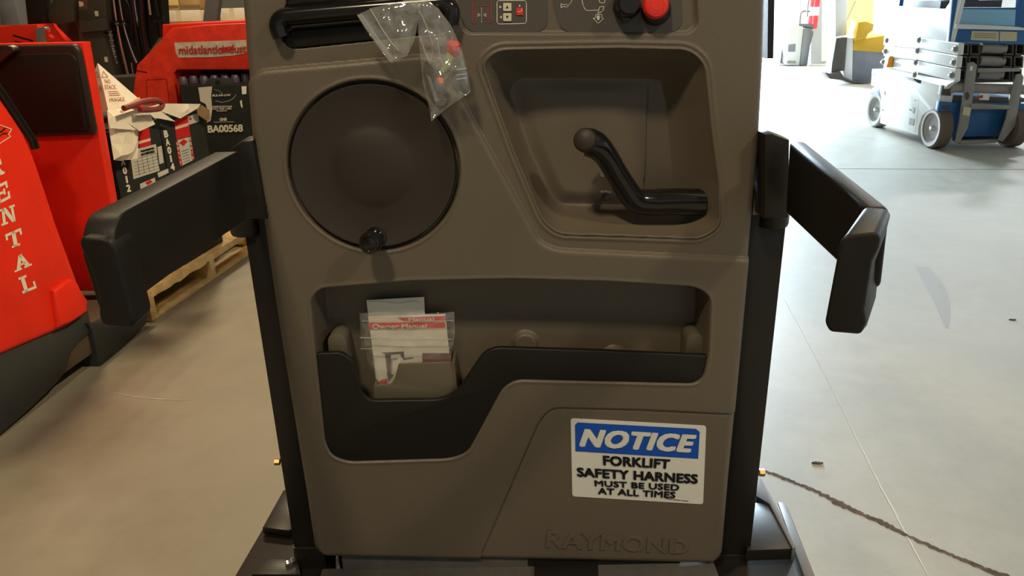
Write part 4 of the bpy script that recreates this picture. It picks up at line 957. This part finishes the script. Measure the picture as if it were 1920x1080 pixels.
for i in range(1, len(cpath)):
    seg = cpath[i] - cpath[i - 1]; n_ = max(1, int(seg.length / .022))
    for j in range(n_):
        c_ = cpath[i - 1] + seg * (j / n_); cnt += 1
        add_box(bmC, c_, (.028 if cnt % 2 else .016, .02, .017))
ch = bm_link('lift_chain', bmC, M['chain'], mast); ch['kind'] = 'stuff'
prism('hose_bracket', PY(YM + .05).poly([(203, 40), (236, 38), (239, 47), (206, 50)]), (0, .04, 0), M['gloss'], mast, bevel=.005)
prism('hose_bracket', PY(YM + .05).poly([(284, 30), (304, 30), (306, 40), (286, 42)]), (0, .04, 0), M['gloss'], mast, bevel=.005)
for px, py in ((219, 44), (233, 43)): lathe('bolt', PY(YM + .05).hit(px, py), (0, -1, 0), [(.012, 0), (.012, .012), (0, .014)], M['chrome'], mast, 8)
tube('cross_tube', [Pm.hit(208, 146), Pm.hit(254, 143)], .022, M['steel_gry'], mast, 12)
prism('lower_cover', PY(YM - .05).poly([(208, 147), (252, 145), (250, 330), (215, 330)]), (0, .3, 0), M['olive'], mast)
# ---- storage rack with boxes at the back left
YR = 10.2; Pr = PY(YR)
zs = Pr.hit(400, 42).z; xa = Pr.hit(-60, 40).x; xb = Pr.hit(600, 40).x
rack = thing('storage_rack', 'storage rack with cardboard boxes behind the red trucks', 'rack', Vector(((xa + xb) / 2, YR + .5, 0)))
for x_ in (xa, (xa + xb) / 2 - .35, xb):
    for y_ in (YR, YR + .95): bx('upright', x_ - .04, x_ + .04, y_, y_ + .06, 0, 3.2, M['charcoal'], rack)
for z_ in (zs, zs + 1.2):
    bx('shelf', xa, xb, YR, YR + 1.0, z_ - .08, z_, M['card_tan'], rack); bx('beam', xa, xb, YR - .03, YR, z_ - .10, z_ + .02, mat('orange_beam', (.45, .2, .05), .5) if 'orange_beam' not in bpy.data.materials else bpy.data.materials['orange_beam'], rack)
def rbox(px0, px1, h, m, lab, name='cardboard_box', cat='box', d=.1):
    a_, b_ = PY(YR + d).hit(px0, 40).x, PY(YR + d).hit(px1, 40).x
    t = bx(name, a_, b_, YR + d, YR + d + .6, zs, zs + h, M[m], None, bevel=.008); tag(t, lab, cat); 
    tp = bx('packing_tape', (a_ + b_) / 2 - .03, (a_ + b_) / 2 + .03, YR + d - .002, YR + d + .602, zs + h - .12, zs + h + .002, M['cream_key'], t)
    return t
rbox(297, 378, .15, 'card_white', 'low white box on the rack shelf right of the mast hoses')
rbox(414, 460, .16, 'card_white', 'white box on the rack shelf beside the grey post')
rbox(2, 36, .5, 'grey_panel', 'dark box on the rack shelf at the far left')
for px0, px1, h0, h1, m, lab in ((293, 338, .16, .55, 'yellow_pale', 'pale yellow carton above the low white box'), (340, 378, .16, .50, 'card_tan', 'tan carton above the low white box, nearest the grey post')):
    a_, b_ = PY(YR + .12).hit(px0, 30).x, PY(YR + .12).hit(px1, 30).x
    t = bx('cardboard_box', a_, b_, YR + .12, YR + .6, zs + h0, zs + h1, M[m], None, bevel=.006); tag(t, lab, 'box')
    bx('box_band', a_, b_, YR + .118, YR + .121, zs + h0 + .01, zs + h0 + .05, M['card_brown'], t)
gp = PY(YT + 1.2)
post = prism('grey_post', gp.poly([(380, 42), (392, -60), (418, -60), (406, 40)]), (0, .08, 0), mat('blue_grey_steel', (.16, .20, .24), .45), mid, bevel=.004)
# ================================================================ right: scissor lift
M['shade_blue'] = mat('shade_darkened_blue', (.008, .03, .09), .5)  # blue darkened to paint in the shade on the lift's front shield
gw = G.hit(1741, 278); XS = gw.x + .01; YFW = gw.y
PS_ = PX(XS)
lift = thing('scissor_lift', 'blue and white scissor lift standing folded on the bright floor', 'scissor lift', Vector((XS + .4, YFW + .5, 0)))
WD = .80
prism('chassis', round_poly(PS_.poly([(1635, 129), (1657, 132), (1693, 140), (1767, 160), (1761, 190), (1757, 211), (1742, 206), (1729, 217), (1722, 238), (1721, 254), (1650, 231), (1652, 183), (1648, 166), (1633, 160)]), .01, 3), (.12, 0, 0), M['lift_white'], lift, bevel=.006, label='white chassis side cover')
cF = PS_.hit(1757, 211).y; cB = PS_.hit(1650, 231).y
bx('chassis_frame', XS + .12, XS + WD - .02, cF + .02, cB, .10, .46, M['blue'], lift, bevel=.01)
for quad in ([(1712, 201), (1715.5, 202), (1714, 213), (1710.5, 212)], [(1705.5, 204), (1709, 205), (1708.5, 208), (1705, 207)], [(1706, 221), (1715, 223), (1713, 236), (1704, 233)], [(1658, 171), (1660.5, 171.5), (1660, 179), (1657.5, 178.5)], [(1638, 136), (1640, 136), (1640, 141), (1638, 141)], [(1654, 204), (1656.5, 205), (1656.5, 208), (1654, 207)], [(1715, 187), (1719, 188), (1719, 189.5), (1715, 188.5)]):
    decal('cover_slot', PS_, quad, M['lift_dark'], lift, .003, .001)
pstroke('panel_seam', PS_, [(1722, 187), (1719, 215), (1715, 248)], .8, M['lift_grey'], lift, .003)
prism('blue_bracket', PS_.off(-.04).poly([(1628, 176), (1637, 164), (1648, 163), (1652, 176), (1652, 181), (1636, 178)]), (.3, 0, 0), M['blue'], lift, bevel=.01)
def wheel(cx, cy, lab=None, x=None, m2='tyre_grey'):
    r_ = .0; yy = None
    return None
def lwheel(x0, y, r, side, tread):
    ax = (-1 * side, 0, 0)
    w_ = lathe('wheel', (x0, y, r), ax, [(r * .70, .0), (r * .74, .004), (r * .93, .006), (r, -.006), (r, -.11), (r * .9, -.118), (0, -.118)], M[tread], lift, 40)
    h_ = lathe('wheel_rim', (x0, y, r), ax, [(0, -.018), (r * .12, -.018), (r * .14, -.03), (r * .60, -.034), (r * .70, -.008), (r * .76, .005), (r * .90, .0065)], M['tyre_grey'], w_, 40)
    lathe('hub_cap', (x0, y, r), ax, [(0, .006), (r * .10, .004), (r * .13, -.02)], M['steel_gry'], h_, 16)
rw = (PS_.hit(1738, 243).z)
zr = PS_.hit(1738, 276).z
rW = .185
lwheel(XS - .01, YFW + .02, rW, 1, 'tyre_brown'); lwheel(XS + WD + .01, YFW + .02, rW, -1, 'tyre_brown')
gr_ = PX(XS + .06).hit(1637, 234)
lwheel(XS + .04, PX(XS + .04).hit(1640, 206).y, rW, 1, 'tyre_grey')
# folded scissor arms seen from the side
lefts = (66, 86, 106, 127); rights = (80, 104, 128, 153)
for k_ in range(3):
    pts_ = [(1658, lefts[k_] + .6), (1720, (lefts[k_] * 1 + rights[k_]) / 2 - 3.5), (1798 - k_ * 3, rights[k_] + .8), (1796 - k_ * 3, rights[k_ + 1] - .8), (1718, (lefts[k_ + 1] + rights[k_ + 1]) / 2 - 4.5), (1656, lefts[k_ + 1] - .6)]
    prism('scissor_arm', round_poly(PS_.off(.01 + .012 * (k_ % 2)).poly(pts_), [.03, 0, .01, .01, 0, .03], 4), (.05, 0, 0), M['lift_white'], lift, bevel=.006)
prism('lower_arm_guard', PS_.poly([(1656, 126), (1716, 140), (1790, 152), (1778, 158), (1768, 168), (1700, 150), (1657, 140)]), (.05, 0, 0), M['lift_white'], lift)
for px, py in ((1664, 76), (1661, 96), (1657, 116), (1724, 75), (1721, 95), (1718, 117), (1716, 140), (1792, 92), (1789, 117), (1785, 141)):
    lathe('pivot_pin', PS_.off(.02).hit(px, py), (-1, 0, 0), [(0, .03), (.018, .028), (.022, .012), (.030, .010), (.030, 0)], M['lift_grey'], lift, 10)
lathe('beacon', PS_.off(.03).hit(1668, 126), (0, 0, 1), [(.035, 0), (.035, .03), (.03, .03), (.028, .09), (.015, .11), (0, .112)], mat('amber_lens', (.9, .35, .02), .3), lift, 16)
prism('platform_side', PS_.poly([(1657, 8), (1700, 13), (1772, 17), (1784, 0), (1790, -40), (1812, -40), (1782, 79), (1657, 66)]), (.04, 0, 0), M['lift_white'], lift, bevel=.004)
dkz = PS_.hit(1720, 15).z
YF_ = PS_.hit(1782, 79).y; PFf = PY(YF_)
bx('platform_deck', XS + .02, XS + WD, YF_ + .02, cB + .15, dkz - .16, dkz - .10, M['blue'], lift)
bx('guard_post', XS + .02, XS + .06, cB, cB + .04, dkz - .1, dkz + 1.0, M['blue'], lift); bx('guard_post', XS + WD - .05, XS + WD - .01, cB, cB + .04, dkz - .1, dkz + 1.0, M['blue'], lift)
bx('control_box', XS + .25, XS + .55, cB - .5, cB - .2, dkz - .1, dkz + .25, M['lift_dark'], lift, bevel=.02)
bx('deck_load', XS + .12, XS + WD - .1, YF_ + .5, cB - .1, dkz - .1, dkz + .06, M['lift_dark'], lift)
# front
X1 = XS + WD
def fp(pts, d, th, m, name, bev=.004, label=None): return prism(name, PFf.off(d).poly(pts), (0, th, 0), M[m], lift, bevel=bev, label=label)
fp([(1790, -40), (1780, 78), (1928, 84), (1934, -40), (1914, -40), (1910, 14), (1800, 14), (1806, -40)], 0, .05, 'blue', 'platform_front', label='blue platform end frame')
fp([(1797, 17), (1905, 18), (1903, 49), (1794, 47)], .012, .03, 'blue_lt', 'entry_panel')
fp([(1794, 45), (1906, 50), (1930, 54), (1930, 57), (1792, 54)], .05, .05, 'lift_white', 'toe_ledge', .003)
dq = decal('instruction_decal', PFf, [(1822, 58), (1873, 59), (1872, 77), (1820, 75)], mat('cream_decal', (.62, .55, .36), .6), lift, .002, .001); decal('instruction_decal', PFf, [(1875, 59), (1907, 60), (1906, 77), (1874, 77)], bpy.data.materials['cream_decal'], lift, .002, .001)
for y_ in (63, 66.5, 70): pstroke('text_line', PFf, [(1826, y_), (1868, y_ + 1)], .8, M['lift_dark'], dq, .004)
for k_ in range(3):
    r0, r1 = rights[k_] + 1, rights[k_ + 1] - 1
    off = -k_ * 3
    for xa_, xb_ in ((1800, 1817), (1820, 1838), (1884, 1901), (1905, 1922)):
        o_ = PFf.off(-.02).poly([(xa_ + off, r0), (xb_ + off, r0 + .5), (xb_ + off - 1, r1 + .5), (xa_ + off - 1, r1)])
        c_ = sum(o_, Vector()) / 4; bm = bmesh.new()
        i_ = [c_ + (p - c_) * .72 for p in o_]
        A_ = [bm.verts.new(p) for p in o_]; B_ = [bm.verts.new(p) for p in i_]; C_ = [bm.verts.new(p + Vector((0, .3, 0))) for p in i_]; D_ = [bm.verts.new(p + Vector((0, .3, 0))) for p in o_]
        for j in range(4):
            n2 = (j + 1) % 4
            bm.faces.new((A_[j], A_[n2], B_[n2], B_[j])); bm.faces.new((B_[j], B_[n2], C_[n2], C_[j])); bm.faces.new((A_[n2], A_[j], D_[j], D_[n2]))
        bm.faces.new(C_); bm_link('arm_tube', bm, M['lift_dark'], lift)
    yc = (r0 + r1) / 2 - 2
    tube('cross_shaft', [PFf.off(-.06).hit(1838 + off, yc), PFf.off(-.06).hit(1884 + off, yc + 1.5)], .045, M['lift_grey'], lift, 14)
bx('arm_backing', XS + .06, X1 - .06, YF_ + .12, YF_ + .6, PFf.hit(1840, 158).z, PFf.hit(1840, 84).z, M['lift_dark'], lift)
tube('cross_shaft', [PFf.hit(1780, 164), PFf.hit(1922, 168)], .045, M['lift_grey'], lift, 14)
fp([(1768, 160), (1785, 164), (1783, 180), (1765, 178)], .02, .06, 'lift_dark', 'front_block'); fp([(1764, 178), (1922, 184), (1920, 192), (1762, 191)], -.03, .06, 'lift_dark', 'front_block')
fp([(1762, 190), (1792, 193), (1790, 213), (1758, 211)], .01, .05, 'blue', 'front_plate'); fp([(1908, 194), (1924, 195), (1922, 214), (1906, 213)], .01, .05, 'blue', 'front_plate')
decal('plate_slot', PFf.off(.01), [(1767, 197), (1780, 198), (1779, 205), (1766, 204)], M['lift_dark'], lift, .003, .001)
fp([(1790, 212), (1884, 214), (1876, 262), (1788, 264)], -.22, .05, 'shade_blue', 'front_shield', label='blue front shield with shade put into its colour')
fp([(1815, 118), (1826, 116), (1832, 122), (1822, 200), (1815, 240), (1799, 268), (1790, 266), (1800, 222), (1809, 165)], .07, .02, 'lift_grey', 'ladder_stile', .003)
fp([(1906, 140), (1916, 138), (1920, 145), (1908, 210), (1904, 236), (1880, 266), (1872, 263), (1886, 225), (1897, 170)], .07, .02, 'lift_grey', 'ladder_stile', .003)
fp([(1822, 194), (1904, 199), (1903, 205), (1820, 205)], .08, .12, 'lift_grey', 'ladder_rung'); fp([(1835, 128), (1915, 128), (1913, 134), (1833, 136)], .07, .03, 'lift_grey', 'ladder_rung')
fp([(1796, 264), (1876, 262), (1868, 268), (1802, 271)], .04, .06, 'lift_grey', 'ladder_rung')
decal('stile_hole', PFf.off(.09), [(1811, 174), (1815, 172), (1817.5, 178), (1816, 186), (1812, 188), (1810, 182)], M['lift_dark'], lift, .002, .001)
decal('stile_label', PFf.off(.09), [(1807, 200), (1821, 202), (1818, 218), (1804, 215)], bpy.data.materials['cream_decal'], lift, .002, .001)
decal('stile_label', PFf.off(.09), [(1819, 124), (1824, 124), (1823, 132), (1818, 132)], M['lift_white'], lift, .002, .001)
decal('red_white_label', PFf.off(.02), [(1837, 176), (1855, 176), (1854, 188), (1836, 187)], M['paper'], lift, .002, .001); decal('red_label', PFf.off(.023), [(1833, 180), (1843, 178), (1843, 184), (1833, 184)], M['red_ink'], lift, .002, .001)

# ================================================================ yellow pallet truck behind the lift
YY = G.hit(1600, 157).y; Py_ = PY(YY)
yt = thing('yellow_forklift', 'yellow and grey forklift behind the blue scissor lift', 'forklift', Vector((Py_.hit(1625, 150).x, YY + .4, 0)))
def yp(pts, d, th, m, name, bev=.01): return prism(name, Py_.off(d).poly(pts), (0, th, 0), M[m], yt, bevel=bev)
yp([(1598, 95), (1660, 98), (1662, 158), (1634, 158), (1595, 152)], 0, .9, 'grey_panel', 'lower_body')
yp([(1588, 70), (1600, 72), (1598, 152), (1584, 146), (1582, 120)], .02, .5, 'lift_white', 'side_strip')
yp([(1602, 76), (1662, 66), (1660, 99), (1598, 95)], .01, .7, 'yellow', 'upper_body')
yp([(1610, 42), (1624, 40), (1639, 46), (1636, 57), (1628, 64), (1624, 72), (1603, 77)], .06, .3, 'yellow', 'seat_back')
yp([(1568, 72), (1589, 70), (1584, 132), (1576, 134), (1558, 147), (1560, 120)], .05, .25, 'lift_dark', 'mast_section')
yp([(1546, 135), (1556, 138), (1576, 134), (1584, 146), (1600, 152), (1634, 158), (1634, 161), (1596, 156), (1580, 150), (1556, 148)], .10, .25, 'lift_dark', 'base_frame', .004)
yp([(1566, 70), (1588, 66), (1590, -60), (1566, -60)], -.2, .2, 'lift_white', 'overhead_guard')
# ---- yellow cabinet door, extinguisher, machine by the wall
YC_ = 14.35; Pc = PY(YC_)
cab_ = prism('yellow_cabinet', Pc.poly([(1577, 61), (1578, -60), (1640, -60), (1636, 100), (1600, 100), (1600, 62)]), (0, .5, 0), M['yellow_pale'], None, bevel=.01)
cz = cab_.location.z
bmx = Pc.hit(1577, 61); bmx2 = Pc.hit(1636, 100)
prism('cabinet_plinth', [Vector((bmx.x + .02, YC_ + .03, 0)), Vector((bmx2.x, YC_ + .03, 0)), Vector((bmx2.x, YC_ + .03, cz + .3)), Vector((bmx.x + .02, YC_ + .03, cz + .3))], (0, .44, 0), M['lift_white'], cab_)
tag(cab_, 'pale yellow cabinet standing behind the yellow forklift', 'cabinet')
tube('cabinet_rod', [Pc.off(.03).hit(1604, 2), Pc.off(.03).hit(1578, 60), Pc.off(.03).hit(1592, 63)], .012, M['lift_grey'], cab_, 8)
pil = struct(prism('trim_3', PY(16.75).poly([(1522, -120), (1543, -120), (1540, 121), (1520, 121)]), (0, .65, 0), mat('pale_grey_column', (.26, .26, .27), .7))); pil['label'] = 'pale grey wall column behind the fire extinguisher'
YE = 16.5; Pe = PY(YE)
ex = thing('fire_extinguisher', 'red fire extinguisher with white band on the grey column', 'fire extinguisher', Pe.hit(1524, 55))
c_ = Pe.hit(1523, 55); hgt = (Pe.hit(1526, -14).z - c_.z); re_ = (Pe.hit(1535, 30).x - Pe.hit(1513, 30).x) / 2
lathe('cylinder', c_ + Vector((0, .08, 0)), (0, 0, 1), [(0, 0), (re_ * .9, .01), (re_, .04), (re_, hgt * .38)], M['ext_red'], ex, 24)
lathe('white_band', c_ + Vector((0, .08, 0)), (0, 0, 1), [(re_, hgt * .38), (re_ * 1.01, hgt * .39), (re_ * 1.01, hgt * .60), (re_, hgt * .61)], M['lift_white'], ex, 24)
lathe('cylinder_top', c_ + Vector((0, .08, 0)), (0, 0, 1), [(re_, hgt * .61), (re_, hgt * .9), (re_ * .5, hgt), (re_ * .2, hgt * 1.02), (0, hgt * 1.1)], M['ext_red'], ex, 24)
tube('discharge_hose', smooth_path([c_ + Vector((-.02, .0, hgt)), c_ + Vector((-re_ * 1.2, -.02, hgt * .8)), c_ + Vector((-re_ * 1.15, -.02, hgt * .35))], 6), .02, M['lift_dark'], ex, 8)
YV = G.hit(1495, 124).y; Pv = PY(YV)
vac = thing('floor_machine', 'grey wheeled floor machine with hoop handle by the wall', 'machine', Vector((Pv.hit(1500, 120).x, YV + .3, 0)))
prism('body', round_poly(Pv.poly([(1480, 56), (1492, 48), (1508, 50), (1506, 124), (1472, 122), (1475, 90)]), .05, 3), (0, .5, 0), M['machine_grey'], vac, bevel=.02)
prism('side_tank', round_poly(Pv.off(.02).poly([(1507, 52), (1522, 54), (1526, 62), (1520, 84), (1514, 124), (1499, 124)]), .04, 3), (0, .45, 0), M['machine_dark'], vac, bevel=.02)
prism('front_grille', Pv.off(.01).poly([(1479, 84), (1492, 82), (1491, 97), (1478, 97)]), (0, .02, 0), M['machine_dark'], vac)
prism('wheel_well', Pv.off(.01).poly([(1477, 114), (1492, 114), (1493, 119), (1476, 119)]), (0, .02, 0), M['lift_dark'], vac)
tube('hoop_handle', smooth_path([PY(YV + .2).hit(*p) for p in ((1499, 48), (1501, 26), (1508, 21), (1520, 22), (1528, 27), (1526, 48))], 5), .02, M['lift_dark'], vac, 8)
tube('top_bar', [PY(YV + .15).hit(1496, 48), PY(YV + .15).hit(1524, 50)], .05, M['machine_dark'], vac, 10)
for px in (1480, 1512): q_ = Pv.hit(px, 124); lathe('caster', Vector((q_.x, YV + .1, .06)), (1, 0, 0), [(0, -.03), (.06, -.03), (.06, .03), (0, .03)], M['lift_dark'], vac, 14)
jar = thing('white_canister', 'small white canister on the floor beside the grey machine', 'canister', Vector((Pv.hit(1458, 118).x, YV + .3, 0)))
c_ = Vector((Pv.hit(1460, 118).x, YV + .3, 0)); lathe('body', c_, (0, 0, 1), [(0, 0), (.13, 0), (.14, .03), (.14, .30), (.10, .36), (0, .37)], M['lift_white'], jar, 24); lathe('cap', c_, (0, 0, 1), [(.05, .365), (.05, .42), (0, .425)], M['grey_panel'], jar, 16)
